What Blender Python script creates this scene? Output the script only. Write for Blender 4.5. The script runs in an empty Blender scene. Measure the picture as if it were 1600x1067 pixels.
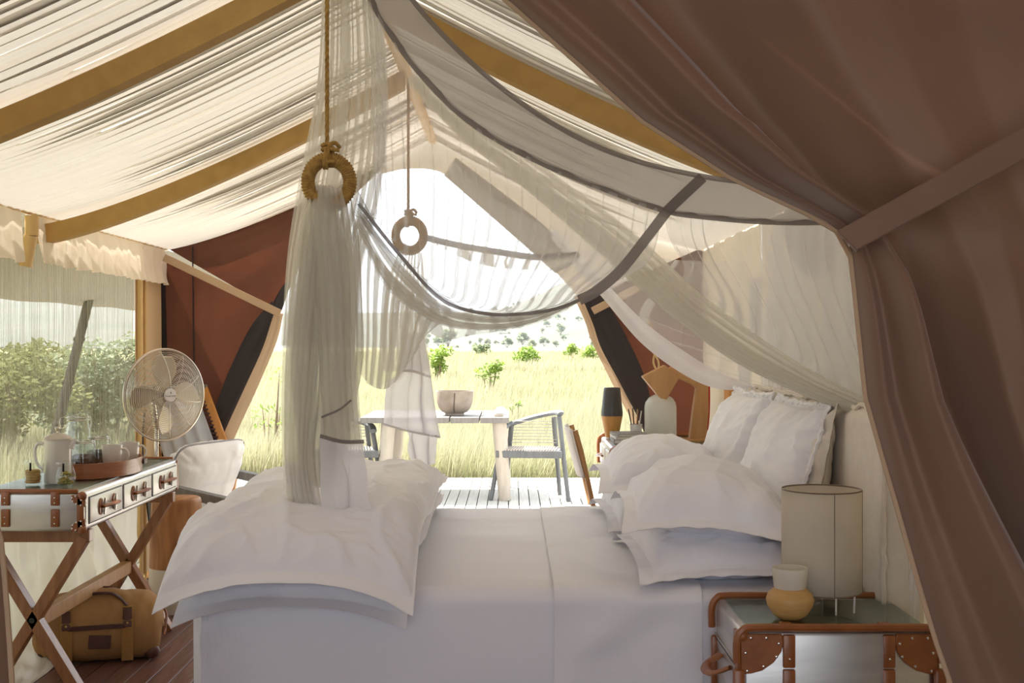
import bpy, bmesh, math, random
import numpy as np
from mathutils import Vector, Matrix, noise

random.seed(7); np.random.seed(7)
PI = math.pi
SC = bpy.context.scene
COL = SC.collection

# ------------------------------------------------------------------ camera, world, sun, exposure
F, HC, CX, CY = 1900.0, 1.45, 800.0, 533.5
cam_d = bpy.data.cameras.new('camera'); cam_d.sensor_width = 36.0; cam_d.lens = F / 1600 * 36
cam_d.clip_end = 3000
cam = bpy.data.objects.new('camera', cam_d); COL.objects.link(cam)
cam.location = (0, 0, HC); cam.rotation_euler = (PI / 2, 0, 0)
SC.camera = cam

world = bpy.data.worlds.new('sky'); SC.world = world; world.use_nodes = True
bg = world.node_tree.nodes['Background']
bg.inputs['Color'].default_value = (0.87, 0.935, 1.0, 1); bg.inputs['Strength'].default_value = 2.1

sun_d = bpy.data.lights.new('sun', 'SUN'); sun_d.energy = 15.0; sun_d.angle = math.radians(1.2)
sun_d.color = (1.0, 0.965, 0.90)
sun = bpy.data.objects.new('sun', sun_d); COL.objects.link(sun)
sun.rotation_euler = Vector((0.42, -0.30, -0.86)).to_track_quat('-Z', 'Y').to_euler()

SC.view_settings.view_transform = 'Standard'; SC.view_settings.look = 'None'
SC.view_settings.gamma = 1.0; SC.view_settings.use_curve_mapping = False
SC.view_settings.exposure = 0.40
SC.cycles.transparent_max_bounces = 32
SC.cycles.max_bounces = 10

# ------------------------------------------------------------------ helpers
def at(px, py, Y):
    """world point at depth Y that falls on this pixel of the 1600x1067 frame"""
    return Vector(((px - CX) * Y / F, Y, HC - (py - CY) * Y / F))

def catmull(pts, n):
    """n+1 samples of a smooth curve through pts"""
    P = np.array([tuple(p) for p in pts], float)
    Pe = np.vstack([2 * P[0] - P[1], P, 2 * P[-1] - P[-2]])
    out = []
    m = len(P) - 1
    for i in range(n + 1):
        t = i / n * m; k = min(int(t), m - 1); f = t - k
        a, b, c, d = Pe[k], Pe[k + 1], Pe[k + 2], Pe[k + 3]
        out.append(0.5 * ((2 * b) + (c - a) * f + (2 * a - 5 * b + 4 * c - d) * f * f + (3 * b - a - 3 * c + d) * f ** 3))
    return np.array(out)

def lerp(a, b, t): return a + (b - a) * t
def smooth(t): t = max(0, min(1, t)); return t * t * (3 - 2 * t)
def interp(x, xs, ys): return float(np.interp(x, xs, ys))
def ridge(x, y, seed, f, st=.55):
    """sharp creases, longer one way than the other, bent by a warp"""
    wx = .35 * noise.noise(Vector((x * f * .5, y * f * .5, seed + 13))); wy = .35 * noise.noise(Vector((x * f * .5, y * f * .5, seed + 29)))
    n = noise.noise(Vector((x * f + wx, (y * f + wy) * st, seed)))
    return max(0.0, 1 - abs(n) * 3.2) ** 1.6
def nz(x, y=0.0, z=0.0): return noise.noise(Vector((x, y, z)))

class MB:
    """collects shapes; build() links them as one mesh object"""
    def __init__(s): s.v = []; s.f = []; s.m = Matrix.Identity(4)
    def add(s, verts, faces):
        o = len(s.v)
        for p in verts: s.v.append(tuple(s.m @ Vector(p)))
        for f in faces: s.f.append(tuple(i + o for i in f))
        return s
    def box(s, c, d, rot=None, taper=1.0):
        x, y, z = d[0] / 2, d[1] / 2, d[2] / 2
        vs = [Vector((sx * x * (taper if sz > 0 else 1), sy * y * (taper if sz > 0 else 1), sz * z)) for sz in (-1, 1) for sx, sy in ((-1, -1), (1, -1), (1, 1), (-1, 1))]
        if rot is not None: vs = [rot @ v for v in vs]
        c = Vector(c)
        return s.add([v + c for v in vs], [(3, 2, 1, 0), (4, 5, 6, 7), (0, 1, 5, 4), (1, 2, 6, 5), (2, 3, 7, 6), (3, 0, 4, 7)])
    def bar(s, a, b, w, h, up=(0, 0, 1)):
        a, b = Vector(a), Vector(b); d = b - a; L = d.length; d.normalize()
        up = Vector(up); sx = d.cross(up)
        if sx.length < 1e-4: sx = d.cross(Vector((1, 0, 0)))
        sx.normalize(); sz = sx.cross(d)
        R = Matrix((sx, d, sz)).transposed()
        return s.box((a + b) / 2, (w, L, h), R)
    def rbox(s, c, d, r, rot=None, n=3):
        """box with rounded vertical-profile edges on all sides"""
        bm = bmesh.new(); bmesh.ops.create_cube(bm, size=1)
        bmesh.ops.scale(bm, vec=d, verts=bm.verts)
        bmesh.ops.bevel(bm, geom=bm.edges[:] , offset=r, segments=n, affect='EDGES', profile=0.5)
        R = rot if rot is not None else Matrix.Identity(3); c = Vector(c)
        bm.verts.ensure_lookup_table()
        vs = [R @ v.co + c for v in bm.verts]; fs = [tuple(v.index for v in f.verts) for f in bm.faces]
        bm.free(); return s.add(vs, fs)
    def tube(s, pts, r, n=8, closed=False, cap=True, sq=1.0):
        P = [Vector(p) for p in pts]; m = len(P)
        rs = r if isinstance(r, (list, tuple, np.ndarray)) else [r] * m
        vs = []; fs = []; prev = None
        for i in range(m):
            if closed: d = P[(i + 1) % m] - P[i - 1]
            else: d = P[min(i + 1, m - 1)] - P[max(i - 1, 0)]
            if d.length < 1e-9: d = Vector((0, 0, 1))
            d.normalize()
            if prev is None:
                a = Vector((0, 0, 1)) if abs(d.z) < .9 else Vector((1, 0, 0))
                x = d.cross(a).normalized()
            else:
                x = prev - d * prev.dot(d)
                if x.length < 1e-6: x = d.cross(Vector((0, 0, 1)))
                x.normalize()
            prev = x; y = d.cross(x)
            for k in range(n):
                an = 2 * PI * k / n
                vs.append(P[i] + (x * math.cos(an) + y * math.sin(an) * sq) * rs[i])
        for i in range(m if closed else m - 1):
            j = (i + 1) % m
            for k in range(n):
                fs.append((i * n + k, i * n + (k + 1) % n, j * n + (k + 1) % n, j * n + k))
        if cap and not closed:
            fs.append(tuple(range(n))[::-1]); fs.append(tuple((m - 1) * n + k for k in range(n)))
        return s.add(vs, fs)
    def lathe(s, prof, c=(0, 0, 0), n=28, R=None):
        vs = []; fs = []; c = Vector(c)
        for r, z in prof:
            for k in range(n):
                a = 2 * PI * k / n; p = Vector((max(r, 1e-5) * math.cos(a), max(r, 1e-5) * math.sin(a), z))
                vs.append((R @ p if R is not None else p) + c)
        for i in range(len(prof) - 1):
            for k in range(n):
                fs.append((i * n + k, i * n + (k + 1) % n, (i + 1) * n + (k + 1) % n, (i + 1) * n + k))
        return s.add(vs, fs)
    def prism(s, poly, axis_fn, a, b):
        """polygon (2D) extruded: axis_fn(u, v, w) -> point, w from a to b"""
        n = len(poly)
        vs = [axis_fn(u, v, a) for u, v in poly] + [axis_fn(u, v, b) for u, v in poly]
        fs = [tuple(range(n))[::-1], tuple(range(n, 2 * n))] + [(i, (i + 1) % n, n + (i + 1) % n, n + i) for i in range(n)]
        return s.add(vs, fs)
    def ball(s, c, r, nu=10, nv=7, sc=(1, 1, 1)):
        c = Vector(c); vs = []; fs = []
        for i in range(nv + 1):
            t = PI * i / nv
            for k in range(nu):
                a = 2 * PI * k / nu
                vs.append(c + Vector((math.sin(t) * math.cos(a) * r * sc[0], math.sin(t) * math.sin(a) * r * sc[1], math.cos(t) * r * sc[2])))
        for i in range(nv):
            for k in range(nu):
                fs.append((i * nu + k, (i + 1) * nu + k, (i + 1) * nu + (k + 1) % nu, i * nu + (k + 1) % nu))
        return s.add(vs, fs)
    def grid(s, A):
        """A: array (nu, nv, 3)"""
        nu, nv = A.shape[:2]; o = len(s.v)
        if s.m == Matrix.Identity(4): s.v.extend(map(tuple, A.reshape(-1, 3)))
        else: s.v.extend(tuple(s.m @ Vector(p)) for p in A.reshape(-1, 3))
        s.f.extend((o + i * nv + j, o + (i + 1) * nv + j, o + (i + 1) * nv + j + 1, o + i * nv + j + 1) for i in range(nu - 1) for j in range(nv - 1))
        return s
    def build(s, name, mat, parent=None, sharp=38, bevel=0, recalc=True, solid=0, label=None, w=False):
        me = bpy.data.meshes.new(name); me.from_pydata(s.v, [], s.f)
        if recalc:
            bm = bmesh.new(); bm.from_mesh(me); bmesh.ops.recalc_face_normals(bm, faces=bm.faces); bm.to_mesh(me); bm.free()
        me.polygons.foreach_set('use_smooth', [True] * len(me.polygons))
        if sharp: me.set_sharp_from_angle(angle=math.radians(sharp))
        me.materials.append(mat)
        o = bpy.data.objects.new(name, me); COL.objects.link(o)
        if parent is not None:
            o.parent = parent
            if w: o.matrix_parent_inverse = Matrix.Translation(-parent.location)
        if bevel:
            b = o.modifiers.new('bevel', 'BEVEL'); b.width = bevel; b.segments = 2; b.limit_method = 'ANGLE'
        if solid:
            b = o.modifiers.new('solid', 'SOLIDIFY'); b.thickness = solid; b.offset = 0
        if label: o['label'] = label
        return o

def tag(o, label, cat=None, group=None, kind=None):
    o['label'] = label
    if cat: o['category'] = cat
    if group: o['group'] = group
    if kind: o['kind'] = kind
    return o
def thing(name, label, cat, loc=(0, 0, 0), rz=0, group=None, kind=None):
    o = bpy.data.objects.new(name, None); COL.objects.link(o); o.location = loc; o.rotation_euler = (0, 0, rz)
    o.empty_display_size = .1
    return tag(o, label, cat, group, kind)
def struct(name, label):
    o = bpy.data.objects.new(name, None); COL.objects.link(o); o['kind'] = 'structure'; o['label'] = label
    return o
def copy_tree(o, parent=None):
    c = o.copy(); COL.objects.link(c); c.parent = parent
    for ch in o.children: copy_tree(ch, c)
    return c

# ------------------------------------------------------------------ materials
MATS = {}
def mat(name, col, rough=.6, metal=0.0, col2=None, scale=6.0, stretch=(1, 1, 1), detail=4, contrast=(.35, .65),
        bump=0.0, bscale=None, bdist=.01, trans=0.0, alpha=1.0, spec=.5, sheen=0.0, rnd=0.0, coat=0.0, weave=0.0, tcol=None, ascale=None, tmin=0.6, crease=None):
    m = bpy.data.materials.new(name); m.use_nodes = True; N = m.node_tree.nodes; L = m.node_tree.links
    b = N['Principled BSDF']; out = N['Material Output']
    b.inputs['Base Color'].default_value = (*col, 1); b.inputs['Roughness'].default_value = rough
    b.inputs['Metallic'].default_value = metal; b.inputs['Specular IOR Level'].default_value = spec
    b.inputs['Sheen Weight'].default_value = sheen; b.inputs['Coat Weight'].default_value = coat
    tc = N.new('ShaderNodeTexCoord'); mp = N.new('ShaderNodeMapping'); L.new(tc.outputs['Object'], mp.inputs['Vector'])
    mp.inputs['Scale'].default_value = stretch
    colour = None
    if col2 is not None:
        n = N.new('ShaderNodeTexNoise'); n.inputs['Scale'].default_value = scale; n.inputs['Detail'].default_value = detail
        L.new(mp.outputs[0], n.inputs['Vector'])
        r = N.new('ShaderNodeValToRGB'); r.color_ramp.elements[0].position = contrast[0]; r.color_ramp.elements[1].position = contrast[1]
        r.color_ramp.elements[0].color = (*col, 1); r.color_ramp.elements[1].color = (*col2, 1)
        L.new(n.outputs['Fac'], r.inputs['Fac']); colour = r.outputs['Color']
    if rnd:
        oi = N.new('ShaderNodeObjectInfo'); mr = N.new('ShaderNodeMapRange'); mr.inputs['To Min'].default_value = 1 - rnd; mr.inputs['To Max'].default_value = 1 + rnd
        L.new(oi.outputs['Random'], mr.inputs['Value'])
        mx = N.new('ShaderNodeMix'); mx.data_type = 'RGBA'; mx.blend_type = 'MULTIPLY'; mx.inputs[0].default_value = 1
        if colour is not None: L.new(colour, mx.inputs[6])
        else: mx.inputs[6].default_value = (*col, 1)
        cb = N.new('ShaderNodeCombineColor'); [L.new(mr.outputs[0], cb.inputs[i]) for i in range(3)]
        L.new(cb.outputs[0], mx.inputs[7]); colour = mx.outputs[2]
        ad = N.new('ShaderNodeVectorMath'); ad.operation = 'SCALE'; L.new(oi.outputs['Random'], ad.inputs['Scale']); ad.inputs[0].default_value = (37, 11, 53)
        a2 = N.new('ShaderNodeVectorMath'); a2.operation = 'ADD'; L.new(tc.outputs['Object'], a2.inputs[0]); L.new(ad.outputs[0], a2.inputs[1]); L.new(a2.outputs[0], mp.inputs['Vector'])
    if colour is not None: L.new(colour, b.inputs['Base Color'])
    nrm = None
    if crease:
        nr = N.new('ShaderNodeTexNoise'); nr.noise_type = 'RIDGED_MULTIFRACTAL'; nr.inputs['Scale'].default_value = crease[0]; nr.inputs['Detail'].default_value = 3; nr.inputs['Distortion'].default_value = .8
        mpc = N.new('ShaderNodeMapping'); mpc.inputs['Scale'].default_value = crease[2]; L.new(tc.outputs['Object'], mpc.inputs['Vector']); L.new(mpc.outputs[0], nr.inputs['Vector'])
        bc_ = N.new('ShaderNodeBump'); bc_.inputs['Strength'].default_value = crease[1]; bc_.inputs['Distance'].default_value = .06
        L.new(nr.outputs['Fac'], bc_.inputs['Height']); nrm = bc_.outputs[0]; L.new(nrm, b.inputs['Normal'])
    if bump:
        n2 = N.new('ShaderNodeTexNoise'); n2.inputs['Scale'].default_value = bscale or scale; n2.inputs['Detail'].default_value = 3
        L.new(mp.outputs[0], n2.inputs['Vector'])
        bp = N.new('ShaderNodeBump'); bp.inputs['Strength'].default_value = bump; bp.inputs['Distance'].default_value = bdist
        L.new(n2.outputs['Fac'], bp.inputs['Height'])
        if nrm is not None: L.new(nrm, bp.inputs['Normal'])
        nrm = bp.outputs[0]; L.new(nrm, b.inputs['Normal'])
    sh = b.outputs[0]
    if trans:
        t = N.new('ShaderNodeBsdfTranslucent'); t.inputs['Color'].default_value = (*(tcol or col), 1)
        if colour is not None and tcol is None: L.new(colour, t.inputs['Color'])
        if nrm is not None: L.new(nrm, t.inputs['Normal'])
        mx = N.new('ShaderNodeMixShader'); mx.inputs[0].default_value = trans
        L.new(sh, mx.inputs[1]); L.new(t.outputs[0], mx.inputs[2]); sh = mx.outputs[0]
    if alpha < 1:
        tp = N.new('ShaderNodeBsdfTransparent'); mx = N.new('ShaderNodeMixShader'); mx.inputs[0].default_value = alpha
        if ascale is not None:
            mp2 = N.new('ShaderNodeMapping'); L.new(tc.outputs['Object'], mp2.inputs['Vector']); mp2.inputs['Scale'].default_value = ascale
            n3 = N.new('ShaderNodeTexNoise'); n3.inputs['Scale'].default_value = 1; n3.inputs['Detail'].default_value = 3; L.new(mp2.outputs[0], n3.inputs['Vector'])
            mr = N.new('ShaderNodeMapRange'); mr.inputs['From Min'].default_value = .3; mr.inputs['From Max'].default_value = .7
            mr.inputs['To Min'].default_value = alpha * tmin; mr.inputs['To Max'].default_value = min(1, alpha * (2 - tmin)); L.new(n3.outputs['Fac'], mr.inputs['Value'])
            L.new(mr.outputs[0], mx.inputs[0])
        L.new(tp.outputs[0], mx.inputs[1]); L.new(sh, mx.inputs[2]); sh = mx.outputs[0]
    L.new(sh, out.inputs['Surface'])
    MATS[name] = m
    return m
def glass(name, col=(1, 1, 1), rough=0.0, ior=1.45):
    m = bpy.data.materials.new(name); m.use_nodes = True; N = m.node_tree.nodes; L = m.node_tree.links
    b = N['Principled BSDF']; b.inputs['Base Color'].default_value = (*col, 1); b.inputs['Roughness'].default_value = rough
    b.inputs['Transmission Weight'].default_value = 1; b.inputs['IOR'].default_value = ior
    return m
def thin_glass(name, tint=(.95, .97, .96), refl=.12, rough=.02):
    """thin pane or blown-glass wall: mostly clear with a glossy film"""
    m = bpy.data.materials.new(name); m.use_nodes = True; N = m.node_tree.nodes; L = m.node_tree.links
    g = N.new('ShaderNodeBsdfGlossy'); g.inputs['Roughness'].default_value = rough
    t = N.new('ShaderNodeBsdfTransparent'); t.inputs['Color'].default_value = (*tint, 1)
    mx = N.new('ShaderNodeMixShader'); mx.inputs[0].default_value = refl
    L.new(t.outputs[0], mx.inputs[1]); L.new(g.outputs[0], mx.inputs[2])
    L.new(mx.outputs[0], N['Material Output'].inputs['Surface'])
    return m

M_ceil = mat('ceiling_muslin', (.76, .71, .64), .9, spec=0.0, trans=.085, bump=.15, bscale=60, tcol=(.84, .775, .67))
M_strap = mat('mustard_canvas', (.42, .25, .075), .85, col2=(.48, .29, .09), scale=12, bump=.1, bscale=150)
M_valance = mat('valance_linen', (.78, .67, .54), .9, trans=.2, bump=.25, bscale=25)
M_cream = mat('cream_canvas', (.66, .57, .45), .85, trans=.12, bump=.2, bscale=12, col2=(.70, .60, .47), scale=3)
M_jamb = mat('tan_canvas', (.58, .40, .24), .85, trans=.10, bump=.1, bscale=20)
M_pole = mat('tan_pole', (.62, .40, .16), .6)
M_brown = mat('brown_canvas', (.080, .034, .022), .85, trans=.07, col2=(.10, .042, .026), scale=5, bump=.25, bscale=140, tcol=(.30, .085, .040))
M_dark = mat('charcoal_canvas', (.040, .033, .036), .8, trans=.08, bump=.2, bscale=60)
M_curt = mat('taupe_brown_canvas', (.215, .125, .085), .60, col2=(.24, .14, .093), scale=4, bump=.2, bscale=160, bdist=.002, sheen=.35, trans=.10, tcol=(.30, .15, .08))
M_edge = mat('tan_binding', (.60, .43, .28), .8, bump=.1, bscale=80, trans=.15)
M_net = mat('white_netting', (.84, .83, .83), .9, alpha=.34, trans=.5)
M_netd = mat('dense_white_netting', (.83, .80, .72), .9, alpha=.50, trans=.5)
M_netf = mat('sheer_netting', (.86, .85, .85), .9, alpha=.17, trans=.5)
M_string = mat('crinkled_netting', (.88, .87, .89), .9, alpha=.50, trans=.2, ascale=(4, 34, .8), tmin=.0)
M_cotton = mat('net_cotton_border', (.83, .815, .84), .9, alpha=.88, trans=.5, bump=.3, bscale=9, bdist=.02)
M_cotshade = mat('shaded_net_cotton', (.55, .51, .49), .9, alpha=.85, trans=.3, bump=.35, bscale=7, bdist=.02)  # white net cotton with shade put into its colour as grey
M_tape = mat('grey_net_tape', (.22, .19, .175), .85, alpha=.92, trans=.3)
M_rope = mat('sisal_rope', (.42, .25, .06), .85, col2=(.28, .15, .035), scale=60, bump=.5, bscale=80)
M_screen = mat('window_screen_mesh', (.32, .30, .23), .9, alpha=.50, trans=.35, ascale=(1, 90, 2.2), tmin=.55)
M_linen = mat('white_linen', (.81, .80, .85), .85, bump=.4, bscale=11, bdist=.015, sheen=.1, crease=(3.0, .8, (1, .7, 1)))
M_sheet = mat('white_cotton_sheet', (.79, .78, .84), .8, bump=.3, bscale=5, bdist=.015, stretch=(.5, 1.6, 1), crease=(1.6, .45, (.5, 1.3, 1.3)))
M_pcase = mat('white_pillowcase', (.83, .82, .87), .85, bump=.35, bscale=10, bdist=.015, crease=(3.2, .7, (1, .8, 1)))
M_euro = mat('crisp_white_cotton', (.86, .85, .87), .85, bump=.4, bscale=12, bdist=.015, crease=(4.0, .8, (1, 1, .5)))
M_hb = mat('natural_linen', (.72, .65, .56), .9, bump=.35, bscale=70, bdist=.004, col2=(.76, .69, .60), scale=20)
M_alu = mat('brushed_aluminium', (.64, .62, .60), .36, 1.0, col2=(.56, .545, .53), scale=7, stretch=(.6, .6, 5), bump=.06, bscale=5)
M_steel = mat('satin_steel', (.62, .58, .52), .25, 1.0)
M_wire = mat('nickel_wire', (.60, .54, .46), .3, 1.0)
M_badge = mat('white_enamel_badge', (.72, .68, .66), .35)
M_ink = mat('grey_ink', (.16, .14, .14), .6)
M_leather = mat('tan_leather', (.235, .072, .018), .34, col2=(.30, .10, .026), scale=14, bump=.12, bscale=60, coat=.15)
M_dleather = mat('dark_brown_leather', (.075, .026, .019), .45, col2=(.10, .036, .026), scale=12, bump=.2, bscale=50)
M_rivet = mat('steel_rivets', (.75, .72, .68), .25, 1.0)
M_desk = mat('honey_hardwood', (.36, .165, .065), .38, col2=(.25, .10, .036), scale=5, stretch=(9, 9, 1.0), bump=.08, bscale=7, rnd=.08, coat=.2)
M_tray = mat('red_brown_bentwood', (.34, .12, .045), .32, col2=(.26, .085, .03), scale=6, stretch=(1, 1, 12), coat=.2)
M_stool = mat('mango_wood', (.50, .235, .085), .5, col2=(.30, .115, .032), scale=5, stretch=(4, 4, .6), detail=8, contrast=(.38, .62))
M_stoolw = mat('white_paint', (.70, .64, .55), .5)
M_lwood = mat('light_oak', (.50, .28, .115), .45, col2=(.42, .22, .085), scale=4, stretch=(5, 5, .8), detail=6)
M_orange = mat('orange_pine', (.60, .27, .06), .5, col2=(.52, .22, .045), scale=4, stretch=(8, 8, .7))
M_floor = mat('red_brown_floorboard', (.105, .045, .036), .32, col2=(.17, .08, .066), scale=4, stretch=(14, .9, 1), detail=6, bump=.25, bscale=5, rnd=.18, spec=.6)
M_deck = mat('bleached_decking', (.58, .55, .50), .75, col2=(.50, .47, .42), scale=4, stretch=(16, .6, 1), bump=.2, bscale=5, rnd=.06)
M_under = mat('dark_subfloor', (.05, .04, .035), .9)
M_gwood = mat('weathered_grey_wood', (.22, .20, .18), .65, col2=(.17, .155, .14), scale=5, stretch=(8, 8, 1.2), bump=.1, bscale=7)
M_greyp = mat('slate_grey_wood', (.125, .125, .125), .6, col2=(.10, .10, .10), scale=6, stretch=(6, 6, 1))
M_cordg = mat('grey_cord', (.40, .38, .34), .8)
M_tleg = mat('pale_birch', (.46, .40, .33), .55, col2=(.40, .34, .27), scale=5, stretch=(5, 5, 1))
M_bowl = mat('worn_pale_wood', (.22, .17, .13), .7, col2=(.34, .28, .23), scale=6, detail=6, bump=.1)
M_crack = mat('bowl_crack', (.06, .04, .03), .9)
M_cush = mat('ivory_cushion', (.80, .77, .74), .85, bump=.35, bscale=6, bdist=.015, crease=(3.0, .35, (1, 1, .7)))
M_pipe = mat('grey_piping', (.28, .26, .26), .7)
M_towel = mat('pale_blue_cloth', (.60, .64, .71), .9, bump=.3, bscale=25, stretch=(4, 4, .6))
M_enamel = mat('cream_enamel', (.64, .59, .55), .22, coat=.4)
M_enamel2 = mat('putty_enamel', (.50, .43, .36), .3, coat=.2)
M_china = mat('cream_china', (.66, .60, .54), .3, coat=.3)
M_coffee = mat('ground_coffee', (.055, .025, .014), .8, col2=(.09, .05, .03), scale=60, bump=.6, bscale=90)
M_cookie = mat('golden_biscuit', (.55, .34, .10), .8, col2=(.34, .17, .04), scale=30, bump=.4, bscale=60)
M_nut = mat('mixed_nibbles', (.42, .27, .05), .7, col2=(.20, .22, .03), scale=45, bump=.5, bscale=50)
M_canvas = mat('khaki_canvas', (.42, .235, .095), .85, col2=(.34, .18, .07), scale=5, bump=.35, bscale=18, bdist=.01)
M_canvas2 = mat('khaki_webbing', (.36, .19, .06), .85, bump=.3, bscale=90)
M_brass = mat('aged_brass', (.50, .33, .11), .35, 1.0)
M_shade = mat('parchment_shade', (.82, .76, .66), .75, trans=.45, col2=(.76, .69, .58), scale=7, bump=.3, bscale=18, stretch=(1, 1, .4))
M_shadein = mat('shade_rim_wire', (.22, .17, .12), .5, .6)
M_potter = mat('turned_maple', (.56, .34, .12), .5, col2=(.50, .29, .095), scale=8, stretch=(1, 1, 9))
M_wax = mat('frosted_wax', (.80, .76, .67), .45, trans=.35)
M_vdark = mat('dark_grey_ceramic', (.050, .049, .050), .32)
M_vtan = mat('caramel_wood', (.52, .27, .075), .5)
M_bell = mat('milky_glass_bell', (.80, .82, .76), .08, trans=.5, alpha=.60, coat=.5)
M_red = mat('red_cable', (.55, .022, .022), .5)
M_raffia = mat('raffia', (.62, .45, .22), .8)
M_book = mat('grey_book_cover', (.22, .21, .20), .6)
M_book2 = mat('pale_book_cover', (.55, .53, .50), .6)
M_paper = mat('paper', (.74, .71, .64), .9)
M_cup = mat('white_porcelain', (.72, .70, .70), .3)
M_black = mat('black_plastic', (.02, .02, .02), .5)
M_glass = thin_glass('clear_glass', (.94, .96, .95), .10); M_pane = thin_glass('glass_top', (.88, .93, .90), .20)
M_leaf = mat('shrub_leaf', (.17, .26, .045), .6, col2=(.27, .36, .07), scale=3, trans=.45)
M_leaf2 = mat('grey_green_leaf', (.20, .25, .14), .7, col2=(.27, .30, .17), scale=1.2, trans=.3)
M_stem = mat('shrub_stem', (.20, .14, .08), .8)
M_ground = mat('savanna_ground', (.27, .235, .11), .95, col2=(.20, .20, .075), scale=.35, detail=8, stretch=(1, .3, 1))
M_hill = mat('dry_hillside', (.098, .096, .070), .95, col2=(.066, .075, .048), scale=.03, detail=6)
M_awn = mat('olive_awning', (.17, .15, .115), .9, trans=.15)
M_guy = mat('dark_tent_pole', (.030, .026, .026), 1.0, spec=0.05)
M_leaf3 = mat('olive_leaf', (.15, .165, .06), .8, col2=(.21, .22, .09), scale=2.0, trans=.3, spec=.1)

# ------------------------------------------------------------------ the tent shell
XL, XR, RX, EAVE, RISE, YE, YB, YP = -2.22, 1.21, -.505, 2.03, .73, 7.74, -2.2, 2.5
HALF = 1.715
def zceil(d): return EAVE + RISE * max(0, 1 - d / HALF) ** 1.3

floor = struct('floor', 'dark red-brown timber floorboards of the tent')
MB().box(((XL + XR) / 2, (YB + YE) / 2, -.05), (XR - XL + .1, YE - YB + .1, .04)).build('subfloor', M_under, floor)
nb = 36; bw = (XR - XL) / nb
bmesh0 = MB().box((0, 0, 0), (bw - .004, YE - YB, .03)).build('floorboard', M_floor, floor, bevel=.002)
for i in range(nb):
    o = bmesh0 if i == 0 else bmesh0.copy()
    if i: COL.objects.link(o); o.parent = floor
    o.location = (XL + (i + .5) * bw, (YB + YE) / 2, -.015)

deck = struct('deck', 'bleached timber terrace deck outside the tent opening')
dx0, dx1, dy0, dy1 = -4.2, 3.0, YE + .06, 12.95
MB().box(((dx0 + dx1) / 2, (dy0 + dy1) / 2, -.10), (dx1 - dx0, dy1 - dy0, .05)).build('deck_joists', M_under, deck)
nb = 76; bw = (dx1 - dx0) / nb
b0 = MB().box((0, 0, 0), (bw - .008, dy1 - dy0, .035)).build('deck_board', M_deck, deck, bevel=.003)
for i in range(nb):
    o = b0 if i == 0 else b0.copy()
    if i: COL.objects.link(o); o.parent = deck
    o.location = (dx0 + (i + .5) * bw, (dy0 + dy1) / 2, -.0175)

# pleated ceiling: overlapping hand-gathered folds that run from the eaves up to the ridge
ceiling = struct('ceiling', 'cream gathered muslin tent lining with deep pleats')
def ceiling_side(sgn, y0, y1, seed, up=0.0):
    rng = np.random.RandomState(seed)
    step = .0075; n = int((y1 - y0) / step); nv = 22
    ys = np.linspace(y0, y1, n + 1)
    # running phase with uneven pleat widths
    freq = 1 / .085 * (1 + .55 * np.array([nz(y * 1.7, seed, 3.1) for y in ys]) + .35 * np.array([nz(y * 6.0, seed, 9.1) for y in ys]))
    ph = np.cumsum(freq) * step * 2 * PI
    amp = .55 + .9 * np.clip(np.array([nz(y * 3.3, seed, 21.0) for y in ys]) + .35, 0, 1)
    A = np.zeros((n + 1, nv + 1, 3))
    for j in range(nv + 1):
        v = j / nv; d = v * HALF
        sc = (1 - smooth((v - .45) / .55) * .80)
        drift = .10 * np.array([nz(y * .8, v * 1.3, seed + 5) for y in ys])
        p = ph + drift * 6
        h = amp * sc * (.011 * np.sin(p) + .007 * np.sin(2.3 * p + 1.1) + .004 * np.sin(5.1 * p))
        yo = amp * sc * (.019 * np.sin(p + 1.9) + .006 * np.sin(2.3 * p))
        z = zceil(d); sl = (zceil(d - .01) - zceil(d + .01)) / .02 if d > .02 else .7
        nl = math.hypot(1, sl)
        A[:, j, 0] = RX + sgn * (d - h * 0 + (-h) * sl / nl)
        A[:, j, 1] = ys + yo
        A[:, j, 2] = z - h / nl + up
    return A
for sgn, sd in ((-1, 3), (1, 8)):
    MB().grid(ceiling_side(sgn, YP + .10, YE + .05, sd)).build('ceiling_cloth', M_ceil, ceiling, sharp=0, recalc=False)
    MB().grid(ceiling_side(sgn, YB, YP + .10, sd + 1, .40)).build('ceiling_cloth', M_curt, ceiling, sharp=0, recalc=False)
A = np.zeros((61, 2, 3))
for i in range(61):
    x = lerp(XL - .01, XR + .01, i / 60); z = zceil(abs(x - RX)); A[i, 0] = (x, YP + .10, z - .03); A[i, 1] = (x, YP + .10, z + .46)
MB().grid(A).build('light_leak_panel', M_curt, ceiling, sharp=0)  # unseen panel added between the two ceilings to keep sky light out
def ceiling_strap(sgn, Y, h=.088, t=.035, mat_=M_strap):
    mb = MB(); m = 28; vs = []; fs = []
    for i in range(m + 1):
        d = HALF * i / m; z = zceil(d) - .035
        x = RX + sgn * d
        for dy, dz in ((-t, 0), (t, 0), (t, -h), (-t, -h)): vs.append((x, Y + dy, z + dz))
    for i in range(m):
        for k in range(4): fs.append((i * 4 + k, i * 4 + (k + 1) % 4, i * 4 + 4 + (k + 1) % 4, i * 4 + 4 + k))
    mb.add(vs, fs).build('ceiling_strap', mat_, ceiling, sharp=30)
for Y in (3.87, 5.72): ceiling_strap(-1, Y)
for Y in (4.35,): ceiling_strap(1, Y)
MB().tube([(RX, YB, zceil(0) - .03), (RX, YE, zceil(0) - .03)], .028, 10).build('ridge_pole', M_pole, ceiling)

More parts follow.
